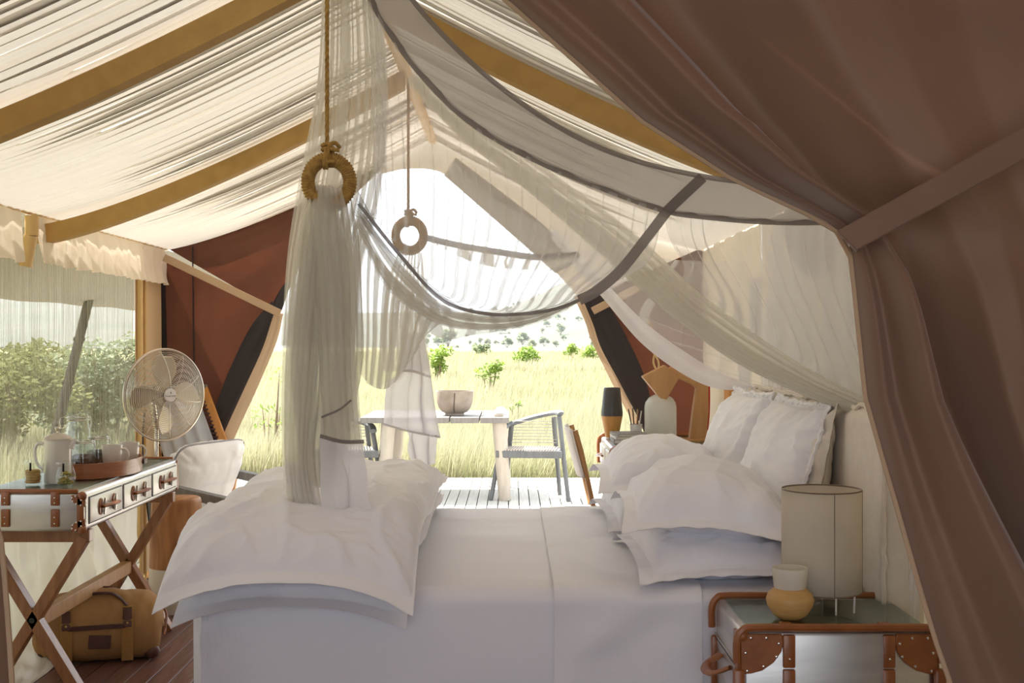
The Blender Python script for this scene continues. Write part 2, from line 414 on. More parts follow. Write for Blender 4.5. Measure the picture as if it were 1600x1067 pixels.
# left wall: screened window, valance, hanging lower canvas
wl = struct('wall_left', 'left tent wall of cream canvas')
def wavy_sheet(p00, p01, p10, p11, nu, nv, amp, freq, seed, nrm, edge=1.0):
    A = np.zeros((nu + 1, nv + 1, 3))
    for i in range(nu + 1):
        u = i / nu
        for j in range(nv + 1):
            v = j / nv
            p = np.array(p00) * (1 - u) * (1 - v) + np.array(p10) * u * (1 - v) + np.array(p01) * (1 - u) * v + np.array(p11) * u * v
            a = amp * (nz(u * freq, v * 1.2, seed) + .5 * nz(u * freq * 2.7, v * 2, seed + 3)) * lerp(edge, 1, v)
            A[i, j] = p + np.array(nrm) * a
    return A
for (ya, yb, sd) in ((2.6, 5.42, 1), (5.62, YE - .07, 2)):
    A = wavy_sheet((XL + .03, ya, EAVE + .0), (XL + .05, ya, EAVE - .215), (XL + .03, yb, EAVE), (XL + .05, yb, EAVE - .225), 120, 10, .03, 22, sd, (1, 0, .25), .3)
    MB().grid(A).build('valance', M_valance, wl, sharp=0, recalc=False)
MB().tube([(XL + .04, 5.52, EAVE - .01), (XL + .04, 5.52, EAVE - .10)], .03, 10).tube([(XL + .035, 5.52, EAVE - .10), (XL + .01, 5.52, EAVE - .24)], .030, 10).build('eave_post', M_pole, wl)
MB().tube([(XL + .02, YB, EAVE + .012), (XL + .02, YE, EAVE + .012)], .014, 8).build('eave_rail', M_pole, wl)
MB().grid(wavy_sheet((XL, 7.16, EAVE), (XL, 7.16, .05), (XL, YE, EAVE), (XL, YE, .05), 20, 16, .012, 3, 5, (1, 0, 0))).build('wall_canvas', M_jamb, wl, sharp=0)
MB().tube([(XL + .015, 7.20, EAVE - .02), (XL + .015, 7.20, .0)], .020, 10).tube([(XL + .012, 7.32, EAVE - .02), (XL + .012, 7.32, .0)], .010, 8).build('wall_post', M_pole, wl)
MB().grid(wavy_sheet((XL, YB, EAVE + .45), (XL, YB, .0), (XL, 3.0, EAVE + .45), (XL, 3.0, .0), 30, 10, .02, 5, 7, (1, 0, 0))).build('wall_canvas', M_curt, wl, sharp=0)
# lower canvas that hangs under the window and spills onto the floor
def lower_cloth():
    nu, nv = 150, 36; A = np.zeros((nu + 1, nv + 1, 3))
    prof = catmull([(XL, .80), (XL + .015, .6), (XL + .03, .38), (XL + .05, .2), (XL + .06, .11), (XL + .10, .055), (XL + .15, .03), (XL + .19, .012)], nv)
    for i in range(nu + 1):
        u = i / nu; y = 3.0 + (7.16 - 3.0) * u
        k = 1 - smooth((y - 6.3) / .5) * .8
        for j in range(nv + 1):
            v = j / nv; x, z = prof[j]
            w = nz(y * 2.5 + v * 1.2, v * 2.2, 4.2) + .6 * nz(y * 6 - v * 3, v * 3, 8.8) + .45 * nz(y * 15 + v * 5, v * 4, 1.8) + .5 * ridge(y + v * .5, v, 3.3, 5)
            f = math.sin(PI * min(1, v * 1.05)) * .06
            x2 = XL + (x - XL) * k
            A[i, j] = (x2 + abs(w) * f * 1.2 * k + .004, y, max(.006, z + (w * .03 if v > .5 else 0)))
    return A
MB().grid(lower_cloth()).build('lower_canvas', mat('sheeny_cream_canvas', (.76, .71, .64), .36, trans=.25, bump=.35, bscale=7, bdist=.015, stretch=(1, 1, .35)), wl, sharp=0, recalc=False)
MB().tube([(XL + .06, 4.75, .66), (XL + .075, 4.83, .58), (XL + .075, 4.83, .46), (XL + .06, 4.76, .36)], .004, 6).build('guy_cord', M_black, wl)
MB().tube([(XL + .06, 6.0, .66), (XL + .07, 6.02, .52), (XL + .075, 6.05, .44)], .004, 6).build('guy_cord', M_black, wl)
w1 = struct('window_1', 'mesh screened tent window looking out on grassland')
A = np.zeros((41, 15, 3))
for i in range(41):
    for j in range(15):
        y = 3.0 + 4.16 * i / 40; z = .78 + (EAVE - .78) * j / 14
        A[i, j] = (XL - .01 + .008 * nz(y * 2, z * 2, 2), y, z)
MB().grid(A).build('screen', M_screen, w1, sharp=0)
MB().box((XL - .005, 5.08, .79), (.02, 4.16, .05)).build('window_frame', M_jamb, w1)

# right wall behind the headboard
wr = struct('wall_right', 'right tent wall of cream canvas')
def quad_sheet(y0, y1, z0, z1, X, n=24, amp=.012, sd=3):
    return wavy_sheet((X, y0, z1), (X, y0, z0), (X, y1, z1), (X, y1, z0), n, n, amp, 4, sd, (1, 0, 0))
MB().grid(quad_sheet(YB, YP, 0, EAVE + .45, XR + .03)).build('wall_canvas', M_curt, wr, sharp=0)
for (a, b, c, d) in ((YP, 3.9, 0, EAVE), (3.9, 5.9, 0, EAVE), (5.9, YE, 0, EAVE)):
    MB().grid(quad_sheet(a, b, c, d + (.05 if d == EAVE else 0), XR + .0)).build('wall_canvas', M_cream, wr, sharp=0)
trim = MB().box((XR - .02, 6.55, .62), (.07, .16, 1.24)).build('trim_1', M_orange, None, bevel=.004)
trim['kind'] = 'structure'; trim['label'] = 'orange pine wall post beside the headboard'

# end wall: two tied-back brown flaps with an A-shaped opening, cream gable above
we = struct('wall_end', 'far gable wall of the tent with a large A-shaped opening')
def roof_py(px):
    X = (px - CX) * YE / F; return CY - (zceil(abs(X - RX)) - HC) * F / YE
def flap(name, edge, outer, mt, n=40, m=60, fold=.05, seed=1, Y=YE, sgn=1):
    """cloth between an outer polyline and the opening edge (pixel polylines of equal meaning)"""
    E = catmull([at(px, py, Y) for px, py in edge], m); O = catmull([at(px, py, Y) for px, py in outer], m)
    A = np.zeros((n + 1, m + 1, 3))
    for i in range(n + 1):
        u = i / n
        A[i] = O * (1 - u) + E * u
        for j in range(m + 1):
            t = j / m
            A[i, j, 1] += fold * (.35 * nz(u * 3, t * 4, seed) + .6 * math.sin(u * 11 + t * 2.0) * u * u * .6 + .15 * nz(u * 9 + t * 2, t * 3, seed + 4))
    return MB().grid(A).build(name, mt, we, sharp=0, recalc=False)
# left flap, above and below the tie
flap('door_flap', [(600, 262), (545, 315), (498, 372), (462, 430), (434, 488)], [(590, 215), (500, 285), (420, 330), (330, 360), (248, 380)], M_brown, seed=2)
flap('door_flap', [(436, 486), (418, 540), (396, 590), (372, 640), (345, 700), (322, 760)], [(252, 396), (252, 470), (252, 560), (252, 660), (252, 760), (252, 900)], M_brown, seed=3)
flap('charcoal_lining', [(438, 492), (415, 545), (388, 600), (362, 650), (338, 700), (318, 760)], [(425, 470), (392, 510), (362, 570), (342, 620), (330, 660), (312, 740)], M_dark, Y=YE - .05, seed=4, n=14, fold=.03)
flap('charcoal_lining', [(462, 432), (452, 452), (440, 486)], [(448, 440), (438, 452), (424, 478)], M_dark, Y=YE - .05, seed=5, n=8, m=20, fold=.02)
flap('flap_binding', [(443, 490), (432, 535), (405, 600), (372, 672), (335, 760), (300, 850)], [(428, 490), (412, 540), (385, 600), (352, 672), (315, 760), (280, 850)], M_edge, Y=YE - .09, seed=6, n=8, fold=.02)
# right flap
flap('door_flap', [(905, 470), (925, 520), (955, 580), (985, 630), (1012, 690), (1045, 790)], [(1125, 375), (1125, 470), (1125, 580), (1125, 640), (1125, 720), (1125, 860)], M_brown, seed=7)
flap('charcoal_lining', [(906, 468), (928, 520), (962, 590), (990, 640), (1016, 700), (1050, 800)], [(935, 455), (965, 500), (1000, 570), (1016, 620), (1034, 690), (1060, 800)], M_dark, Y=YE - .05, seed=8, n=14, fold=.03)
flap('flap_binding', [(896, 462), (915, 505), (925, 535), (962, 610), (992, 670), (1026, 770)], [(908, 462), (926, 505), (940, 545), (972, 605), (1000, 665), (1034, 770)], M_edge, Y=YE - .09, seed=9, n=8, fold=.02)
M_gable = mat('gable_canvas', (.60, .52, .41), .85, trans=.14, bump=.15, bscale=12)
flap('gable_panel', [(596, 272), (640, 264), (694, 272), (755, 325), (820, 382), (868, 425), (918, 480)], [(590, 215), (640, 190), (694, 190), (780, 235), (880, 290), (1000, 340), (1125, 385)], M_gable, seed=10, fold=.03, Y=YE + .10)
flap('gable_mesh_strip', [(694, 274), (755, 327), (820, 384), (868, 427)], [(712, 246), (790, 305), (850, 352), (905, 408)], mat('gable_mesh', (.30, .27, .23), .9, trans=.2), Y=YE - .04, seed=11, n=6, fold=.01)
for k, (a, b, dz) in enumerate((((256, 402), (438, 490), 0), ((926, 486), (1000, 448), 0))):
    p, q = at(*a, YE - .16), at(*b, YE - .16)
    MB().bar(p, q, .012, .048, up=(0, 0, 1)).build('tie_strap', M_edge, we, bevel=.004)
MB().tube([at(252, 400, YE - .03), at(256, 560, YE - .03), at(258, 760, YE - .03)], .022, 8).build('corner_post', M_guy, we)
MB().tube([at(301, 385, YE - .012), at(303, 560, YE - .02), at(304, 760, YE - .02)], .012, 6, sq=.3).build('flap_seam', M_dark, we)

# ------------------------------------------------------------------ near partition curtain on the right (tied back)
def near_curtain(name, label, edge, bundle, sgn, Xout):
    """edge: rows (py, px of inner edge); bundle: rows (py, bundle width px). All in the partition plane"""
    t = thing(name, label, 'curtain', (0, 0, 0))
    rows = 90; cols = 90; A = np.zeros((cols + 1, rows + 1, 3))
    pys = np.concatenate([np.linspace(-270, 374, rows // 2 + 1), np.linspace(374, 1610, rows - rows // 2 + 1)[1:]])
    prof_s = [0, .02, .06, .12, .18, .24, .30, .36, .40, .46, .52, .60, .70, .80, .90, 1.0]
    prof_d = [0, -.045, -.065, -.05, -.085, -.12, -.11, -.03, .10, .11, .03, -.05, -.05, .02, .015, 0]
    for j, py in enumerate(pys):
        pe = interp(py, [e[0] for e in edge], [e[1] for e in edge]); wb = interp(py, [b[0] for b in bundle], [b[1] for b in bundle])
        near_tie = math.exp(-((py - 374) / 60) ** 2)
        for i in range(cols + 1):
            s = i / cols
            X0 = (pe - CX) * YP / F; Wb = wb * YP / F * sgn
            if s < .4: x = X0 + Wb * (s / .4)
            else: x = lerp(X0 + Wb, Xout, (s - .4) / .6)
            d = interp(s, prof_s, prof_d) * (1 - .55 * near_tie)
            d += .030 * nz(s * 3.5, py * .0016, 3) + .012 * nz(s * 9 + py * .002, py * .004, 5)
            if s > .42: d += .05 * smooth((s - .42) / .1) * math.sin((s - .42) * 9 + (py - 374) * .0035 * (1 - s)) * (1 - s)
            A[i, j] = (x, YP + d, HC - (py - CY) * YP / F)
    # soften the columns so folds roll instead of creasing
    for _ in range(1): A[1:-1, :, 1] = (A[:-2, :, 1] + 2 * A[1:-1, :, 1] + A[2:, :, 1]) / 4
    MB().grid(A).build('curtain_cloth', M_curt, t, sharp=0, recalc=False)
    MB().tube([Vector(A[0, j]) + Vector((0, -.004, 0)) for j in range(0, rows + 1, 2)], .0065, 6).build('hem', M_edge, t)
    return t
nc = near_curtain('tent_curtain', 'large taupe-brown canvas curtain tied back at the right foreground', 
    [(-270, 470), (-120, 640), (0, 790), (95, 900), (185, 1000), (280, 1150), (345, 1290), (374, 1328), (420, 1334), (620, 1352), (720, 1378), (800, 1402), (900, 1432), (1000, 1462), (1067, 1485), (1610, 1600)],
    [(-270, 420), (0, 215), (200, 170), (320, 85), (374, 58), (420, 80), (620, 125), (800, 165), (1067, 230), (1610, 330)], 1, XR + .02)
sa, sb = at(1300, 362, 2.36), at(1345, 388, 2.36)
ta, tb = at(1640, 180, 2.36), at(1640, 235, 2.36)
def slab(P, thick, name, mt, par, bev=.003):
    P = [Vector(p) for p in P]; n = (P[1] - P[0]).cross(P[2] - P[0]).normalized() * thick
    m = len(P); mb = MB()
    mb.add(P + [p + n for p in P], [tuple(range(m)), tuple(range(2 * m - 1, m - 1, -1))] + [(i, (i + 1) % m, m + (i + 1) % m, m + i) for i in range(m)])
    return mb.build(name, mt, par, bevel=bev)
slab([at(1306, 362, 2.355), at(1336, 392, 2.355), at(1700, 196, 2.355), at(1700, 142, 2.355)], .01, 'tie_strap', M_curt, nc)
slab([at(1306, 362, 2.355), at(1336, 392, 2.355), at(1338, 395, 2.52), at(1312, 360, 2.52)], .008, 'tie_strap_return', M_curt, nc)
near_curtain('tent_curtain', 'edge of tan curtain at the bottom left corner of the foreground',
    [(-270, -60), (-120, -60), (200, -90), (374, -160), (420, -165), (620, -70), (830, 2), (1067, 19), (1610, 40)],
    [(-270, 420), (0, 215), (200, 170), (374, 58), (420, 80), (620, 125), (800, 165), (1067, 230), (1610, 330)], -1, XL - .02)

# ------------------------------------------------------------------ bed
BX0, BX1, BY0, BY1, BZ = -.965, 1.05, 3.62, 5.42, .712
bed = thing('bed', 'wide bed made up with a fitted white cotton sheet', 'bed', ((BX0 + BX1) / 2, (BY0 + BY1) / 2, 0))
MB().box(((BX0 + BX1) / 2, (BY0 + BY1) / 2, .19), (BX1 - BX0 - .06, BY1 - BY0 - .06, .38)).build('base', M_sheet, bed, w=True)
MB().rbox(((BX0 + BX1) / 2, (BY0 + BY1) / 2, .54), (BX1 - BX0 - .03, BY1 - BY0 - .03, .32), .05).build('mattress', M_sheet, bed, w=True)
def bed_profile(off=0.0):
    r = .055; pts = [(BY1 + off, .02), (BY1 + off, .35), (BY1 + off, BZ - r)]
    for k in range(1, 6): a = PI / 2 * k / 6; pts.append((BY1 + off - r + r * math.cos(a), BZ + off - r + r * math.sin(a)))
    for k in range(0, 13): pts.append((lerp(BY1 - r, BY0 + r, k / 12), BZ + off))
    for k in range(1, 7): a = PI / 2 * k / 6; pts.append((BY0 - off + r - r * math.sin(a), BZ + off - r + r * math.cos(a)))
    for k in range(1, 13): pts.append((BY0 - off - .012 * k / 12, BZ - r - (BZ - r - .02) * k / 12))
    return np.array(pts)
def drape(x0, x1, n, off, seed, wr=.004):
    P = bed_profile(off); A = np.zeros((n + 1, len(P), 3))
    for i in range(n + 1):
        x = lerp(x0, x1, i / n)
        for j, (y, z) in enumerate(P):
            w = wr * (nz(x * 3.2, (y + z) * 5, seed) + .6 * nz(x * 9, (y - z) * 3, seed + 2))
            foot = smooth((-.62 - x) / .34)
            if z < BZ - .02:
                side = -1 if y < 4.5 else 1
                w2 = .012 * foot * math.sin((x * 1.3 + (BZ - z) * .9) * 46)
                A[i, j] = (x, y + side * (w + w2 + .004), z)
            else: A[i, j] = (x, y, z + w + .002)
    return A
A = drape(BX0 + .04, BX1, 120, 0, 3)
MB().grid(A).build('fitted_sheet', M_sheet, bed, sharp=0, w=True)
# foot end of the fitted sheet, rounded corner
n = 40; B = np.zeros((n + 1, 16, 3))
for i in range(n + 1):
    y = lerp(BY0 - .006, BY1 + .006, i / n); e = min(y - BY0, BY1 - y); cr = .05 * max(0, 1 - e / .06) ** 2
    for j in range(16):
        t = j / 15
        if t < .25: a = PI / 2 * t / .25; x = BX0 + .055 - .055 * math.sin(a); z = BZ - .055 + .055 * math.cos(a)
        else: x = BX0; z = lerp(BZ - .055, .02, (t - .25) / .75)
        B[i, j] = (x + cr + .006 * math.sin(y * 40) * max(0, t - .3), y, z + .002)
MB().grid(B).build('fitted_sheet', M_sheet, bed, sharp=0, w=True)
fs = MB().grid(drape(.125, .565, 50, .008, 9, .006)).build('turned_down_sheet', M_linen, None, sharp=0)
tag(fs, 'smooth white flat sheet laid across the bed beside the pillows', 'sheet')
# headboard
hb = thing('headboard', 'cream linen slipcovered headboard with frayed trim', 'headboard', (1.125, 4.5, 0))
MB().rbox((1.125, 4.5, .63), (.13, 2.06, 1.24), .05, n=4).build('slipcover', M_hb, hb, w=True)
rnd = random.Random(3)
pts = [Vector((1.057, 3.475, .25))] + [Vector((1.060 + rnd.uniform(-.004, .004), 3.470 + rnd.uniform(-.004, .004), .25 + k * .03)) for k in range(1, 33)]
pts += [Vector((1.08 + rnd.uniform(-.008, .008), 3.47 + .03 * k, 1.245 + rnd.uniform(-.006, .010))) for k in range(1, 68)]
MB().tube(pts, [rnd.uniform(.005, .011) for _ in pts], 6).build('frayed_trim', M_hb, hb, w=True)

def pillow(L, W, H, fl, seed, nu=46, nv=46, pinch=.05, wr=.010, deform=None, power=2.4, ruff=0.0, flx=None, rnd_=0, cre=.016):
    us, vs_ = 1 - 2 * (fl if flx is None else flx) / L, 1 - 2 * fl / W
    T = np.zeros((nu + 1, nv + 1, 3)); Bm = np.zeros_like(T)
    def rp(i, n):
        t = 2 * i / n - 1
        return t * (1 - .12 * (1 - abs(t)))  if False else math.sin(t * PI / 2) * .35 + t * .65
    for i in range(nu + 1):
        u = rp(i, nu)
        for j in range(nv + 1):
            v = rp(j, nv)
            a, b = abs(u) / us, abs(v) / vs_
            pf = (max(0, 1 - a ** power) * max(0, 1 - b ** power)) ** .52
            x = L / 2 * u * (1 - pinch * (1 - v * v) * u * u); y = W / 2 * v * (1 - pinch * (1 - u * u) * v * v)
            if rnd_: k_ = max(abs(u), abs(v), 1e-6) / (abs(u) ** rnd_ + abs(v) ** rnd_ + 1e-12) ** (1 / rnd_); x *= k_; y *= k_
            corner = (abs(u) * abs(v)) ** 1.5
            rad = math.atan2(v, u)
            w = wr * (nz(u * 2.2, v * 2.2, seed) + .55 * nz(u * 5, v * 5, seed + 7) + .8 * corner * math.sin(rad * 40 + seed) * (1 if pf > 0 else .5))
            w += cre * (ridge(x, y, seed, 6.5) + .5 * ridge(y + .3, x, seed + 5, 12)) * (.45 + .55 * min(1, (a ** 2 + b ** 2) ** .8))
            edge_w = .5 * wr * nz(u * 7, v * 7, seed + 11) + ruff * math.sin((u + v) * 55 + seed) * (1 if pf == 0 else 0)
            z = H / 2 * pf
            T[i, j] = (x, y, z + (w if pf > 0 else edge_w)); Bm[i, j] = (x, y, -z * .85 + (w * .5 if pf > 0 else edge_w) - .0015)
    mb = MB()
    for G in (T, Bm):
        if deform is not None:
            for i in range(nu + 1):
                for j in range(nv + 1): G[i, j] = deform(Vector(G[i, j]))
        mb.grid(G)
    return mb

# folded duvet at the foot
dv = thing('folded_duvet', 'puffy white linen duvet folded across the foot of the bed', 'duvet', (-.64, 4.46, BZ))
def duvet_def(cx, cy, cz, k, curl):
    def f(p):
        x, y, z = p.x, p.y, p.z; X, Y, Z = cx + x, cy + y, cz + z
        Z += .018 * nz(X * 3, Y * 2.2, 5) + .010 * math.sin(Y * 7 + X * 3) * smooth((x + .1) / .4)
        s = max(0, 3.78 - Y); q = (2 * x / .74)
        Z -= s * k * (.30 + .42 * abs(q) ** 2.6) + s * s * .55
        s2 = max(0, -.93 - X); Z -= s2 * .25 * smooth((Y - 3.6) / .3)
        return (X, Y + s * .05, Z)
    return f
pillow(.68, 1.98, .12, .055, 4, 60, 130, .01, .006, duvet_def(-.645, 4.48, .765, .50, 0), 5, 0, .006).build('lower_layer', M_linen, dv, sharp=0, w=True)
pillow(.745, 1.96, .20, .06, 9, 84, 190, .01, .010, duvet_def(-.655, 4.43, .860, .52, 0), 3.6, 0, .010, 0, .018).build('upper_layer', M_linen, dv, sharp=0, w=True)

# sleeping pillows, two stacks
def sleep_pillow(label, cx, cy, cz, L, W, H, rz, tilt, seed, arch):
    t = thing('pillow', label, 'pillow', (cx, cy, cz), 0, 'sleeping pillows stacked on the bed')
    R = Matrix.Rotation(rz, 3, 'Z') @ Matrix.Rotation(tilt, 3, 'Y')
    def d(p):
        p = Vector(p); p.z -= arch * (p.x * p.x * 1.0 + p.y * p.y * .35)
        edge = max(0, abs(p.y) - W / 2 * .78); p.z -= edge * .35
        return R @ p
    fl = .05
    o = pillow(L, W, H, fl, seed, 84, 92, .06, .009, d, 2.2).build('pillowcase', M_pcase, t, sharp=0)
    return t
sleep_pillow('white flanged pillow lying at the bottom of the nearer stack', .640, 4.02, BZ + .068, .54, .82, .22, .02, -.02, 2, .12)
sleep_pillow('plump white pillow on top of the nearer stack, beside the parchment lamp', .640, 4.03, BZ + .215, .58, .80, .27, -.04, .10, 5, .36)
sleep_pillow('white flanged pillow at the bottom of the far stack, mostly hidden', .625, 4.92, BZ + .075, .56, .80, .19, .03, 0, 8, .12)
sleep_pillow('plump white pillow on top of the far stack, nearer the writing desk', .620, 4.92, BZ + .215, .57, .80, .28, -.02, .12, 12, .36)

# upright square pillows with frilled edges against the headboard
def euro(label, cy, seed, X0, rz, matl, name, ruff, size=.60, H=.2, lean=.30, cz=.965):
    t = thing(name, label, 'pillow', (X0, cy, BZ), 0, 'square pillows leaning on the headboard')
    Rl = Matrix.Rotation(rz, 3, 'Z')
    def d(p):
        q = Vector((-p.z, p.x, p.y))                      # local z faces the foot of the bed
        q = Matrix.Rotation(lean, 3, 'Y') @ q
        q.z += cz - BZ
        return Rl @ q
    pillow(size, size, H, .022, seed, 84, 84, .05, .010, d, 2.3, ruff).build('pillowcase', matl, t, sharp=0)
    def edge(u, v): return d(Vector((size / 2 * u * (1 - .05 * (1 - v * v)), size / 2 * v * (1 - .05 * (1 - u * u)), .0)))
    if ruff:
        pts = [edge(-1, lerp(-1, 1, k / 40)) for k in range(41)] + [edge(lerp(-1, 1, k / 40), 1) for k in range(1, 41)] + [edge(1, lerp(1, -1, k / 40)) for k in range(1, 41)]
        rr = random.Random(seed)
        pts = [Vector(p) + Vector((rr.uniform(-.005, .005), rr.uniform(-.006, .006), rr.uniform(-.006, .006))) for p in pts]
        MB().tube(pts, [rr.uniform(.004, .010) for _ in pts], 6).build('frill', matl, t)
    return t
euro('crisp white frilled square pillow leaning on headboard, nearer the lamp', 4.20, 21, .915, .06, M_euro, 'square_pillow', .004)
euro('crisp white frilled square pillow leaning on headboard, farther from the lamp', 4.95, 27, .895, .06, M_euro, 'square_pillow', .004)
euro('plain beige linen pillow hidden behind the nearer frilled pillow', 4.16, 31, .985, 0, M_hb, 'square_pillow', 0, .58, .15, .18, .97)
euro('plain beige linen pillow hidden behind the farther frilled pillow', 4.98, 33, .975, 0, M_hb, 'square_pillow', 0, .58, .15, .18, .97)

# ------------------------------------------------------------------ trunk-style furniture
def patch(mb, poly, plane, off, th):
    """thin polygon patch; plane: 'y-' near face, 'x-' left, 'x+' right, 'z+' top; poly in that face's own axes"""
    if plane == 'y-': f = lambda u, v, w: (u, off - w, v)
    elif plane == 'y+': f = lambda u, v, w: (u, off + w, v)
    elif plane == 'x-': f = lambda u, v, w: (off - w, u, v)
    elif plane == 'x+': f = lambda u, v, w: (off + w, u, v)
    else: f = lambda u, v, w: (u, v, off + w)
    return mb.prism(poly, f, -.004, th)
def cap_poly(cx, cy, sx, sy, c, r=.9):
    pts = [(0, 0), (1, 0), (1.04, .22), (.98, .48), (.80, .76), (.52, .98), (.25, 1.06), (0, 1.08)]
    return [(cx + sx * c * a, cy + sy * c * b * r) for a, b in pts]
def corner_cap(par, x, y, z, sx, sy, sz, c, xf='x-', yf='y-', side=.6):
    mb = MB()
    patch(mb, cap_poly(x, z, sx, sz, c), yf, y, .007)
    patch(mb, cap_poly(y, z, sy, sz, c * side, 1 / side), xf, x, .007)
    mb.ball((x + sx * .006, y + sy * .006, z + sz * .006), .019, 10, 8)
    o = mb.build('corner_cap', M_leather, par, bevel=.003)
    rv = MB()
    for a, b in ((.25, .10), (.62, .10), (.92, .25), (.86, .60), (.55, .86), (.16, .98), (.12, .5)):
        rv.ball((x + sx * c * a, y + (-.007 if yf == 'y-' else .007), z + sz * c * b * .9), .0042, 8, 5, (1, .7, 1))
    for b in (.2, .55, .9):
        rv.ball((x + (-.007 if xf == 'x-' else .007), y + sy * c * .12, z + sz * c * b), .0042, 8, 5, (.7, 1, 1))
    r = rv.build('rivets', M_rivet, o); r['kind'] = 'stuff'
    return o

# bedside trunk
NX0, NX1, NY0, NY1, NZ0, NZ1 = .595, 1.105, 3.165, 3.555, .36, .700
ns = thing('nightstand', 'aluminium and leather trunk bedside table with glass top', 'nightstand', ((NX0 + NX1) / 2, (NY0 + NY1) / 2, 0))
MB().rbox(((NX0 + NX1) / 2, (NY0 + NY1) / 2, (NZ0 + NZ1) / 2), (NX1 - NX0, NY1 - NY0, NZ1 - NZ0), .02, n=3).build('body', M_alu, ns, w=True)
MB().box(((NX0 + NX1) / 2, (NY0 + NY1) / 2, NZ1 + .003), (NX1 - NX0 - .045, NY1 - NY0 - .03, .006)).build('glass_top', M_pane, ns, bevel=.001, w=True)
MB().box((NX0 + .001, (NY0 + NY1) / 2, .592), (.008, NY1 - NY0 - .02, .007)).build('drawer_gap', M_black, ns, w=True)
MB().box((NX0 - .001, (NY0 + NY1) / 2, .600), (.008, NY1 - NY0 - .02, .006)).build('drawer_lip', M_steel, ns, w=True)
for y in (NY0 - .004, NY1 + .004):
    pts = catmull([(NX0 - .010, y, NZ1 - .085), (NX0 - .010, y, NZ1 - .03), (NX0 + .004, y, NZ1 - .002), (NX0 + .035, y, NZ1 + .006), (NX0 + .2, y, NZ1 + .006), (NX1 - .2, y, NZ1 + .006), (NX1 - .035, y, NZ1 + .006), (NX1 - .004, y, NZ1 - .002), (NX1 + .010, y, NZ1 - .03), (NX1 + .010, y, NZ1 - .085)], 44)
    MB().tube([Vector(p) for p in pts], .0105, 8).build('edge_binding', M_leather, ns, w=True)
for sx, x in ((1, NX0 - .001), (-1, NX1 + .001)):
    c = corner_cap(ns, x, NY0 - .001, NZ1 - .010, sx, 1, -1, .108, 'x-' if sx > 0 else 'x+', 'y-')
    c.matrix_parent_inverse = Matrix.Translation(-ns.location)
for x in (NX0 + .125, NX1 - .125):
    for (za, zb) in ((NZ1 - .012, NZ1 - .098), (NZ1 - .102, NZ1 - .20)):
        o = MB().rbox((x, NY0 - .004, (za + zb) / 2), (.032, .014, za - zb), .004, n=2).build('strap', M_leather, ns, w=True)
        rv = MB()
        for z in (za - .062 if za > .65 else za - .05, ): rv.ball((x, NY0 - .011, z), .0042, 8, 5)
        rv.build('rivets', M_rivet, o)
    MB().rbox((x, NY0 + .02, NZ1 + .004), (.032, .06, .014), .004, n=2).build('strap', M_leather, ns, w=True)
MB().rbox((NX0 - .006, NY0 - .006, .50), (.03, .03, .20), .008, n=2).build('corner_strip', M_leather, ns, w=True)
MB().rbox((NX1 + .006, NY0 - .006, .50), (.03, .03, .20), .008, n=2).build('corner_strip', M_leather, ns, w=True)
MB().rbox((NX0 - .004, NY1 - .012, .52), (.022, .022, .15), .006, n=2).build('corner_strip', M_leather, ns, w=True)
hd = MB().tube(catmull([(NX0 - .004, 3.30, .565), (NX0 - .045, 3.32, .545), (NX0 - .055, 3.37, .54), (NX0 - .045, 3.42, .545), (NX0 - .004, 3.44, .565)], 24), .016, 8, sq=.4).build('handle', M_leather, ns, w=True)
for x in (NX0 + .04, NX1 - .04):
    for y in (NY0 + .04, NY1 - .04): MB().box((x, y, .18), (.04, .04, .36)).build('leg', M_desk, ns, bevel=.004, w=True)

# bedside lamp
lp = thing('bedside_lamp', 'cylindrical parchment table lamp on thin wire legs', 'lamp', (.868, 3.41, NZ1 + .006))
sb, st_, sr = .048, .330, .109
sh = MB().lathe([(sr, sb), (sr * 1.003, lerp(sb, st_, .3)), (sr * .997, lerp(sb, st_, .7)), (sr, st_)], n=56).build('shade', M_shade, lp, sharp=0, solid=.002)
for z in (sb, st_): MB().tube([(sr * math.cos(a), sr * math.sin(a), z) for a in np.linspace(0, 2 * PI, 57)[:-1]], .0022, 6, closed=True).build('rim', M_shadein, sh)
for a in (-1.5, -.3, 2.6): MB().tube([((sr + .001) * math.cos(a), (sr + .001) * math.sin(a), sb), ((sr + .001) * math.cos(a), (sr + .001) * math.sin(a), st_)], .0012, 5).build('rib', M_shadein, sh)
for a in (-1.45, -.85, 1.3, 2.9): MB().tube([(sr * .96 * math.cos(a), sr * .96 * math.sin(a), 0), (sr * .98 * math.cos(a), sr * .98 * math.sin(a), sb + .02)], .0026, 6).build('leg', M_badge, lp)
MB().lathe([(.0, .09), (.018, .09), (.018, .14), (.012, .15), (.03, .18), (.034, .21), (.02, .235), (0, .24)], n=16).build('bulb', M_wax, lp)
# candle pot
cp = thing('candle_pot', 'squat turned wooden pot holding a frosted white candle bowl', 'candle', (.747, 3.268, NZ1 + .006))
MB().lathe([(0, 0), (.030, 0), (.046, .012), (.060, .035), (.064, .052), (.058, .068), (.045, .080), (.040, .083), (0, .083)], n=36).build('pot', M_potter, cp)
MB().lathe([(0, .079), (.040, .079), (.043, .088), (.0475, .135), (.047, .137), (.044, .135), (.043, .122), (0, .120)], n=36).build('candle_bowl', M_wax, cp)

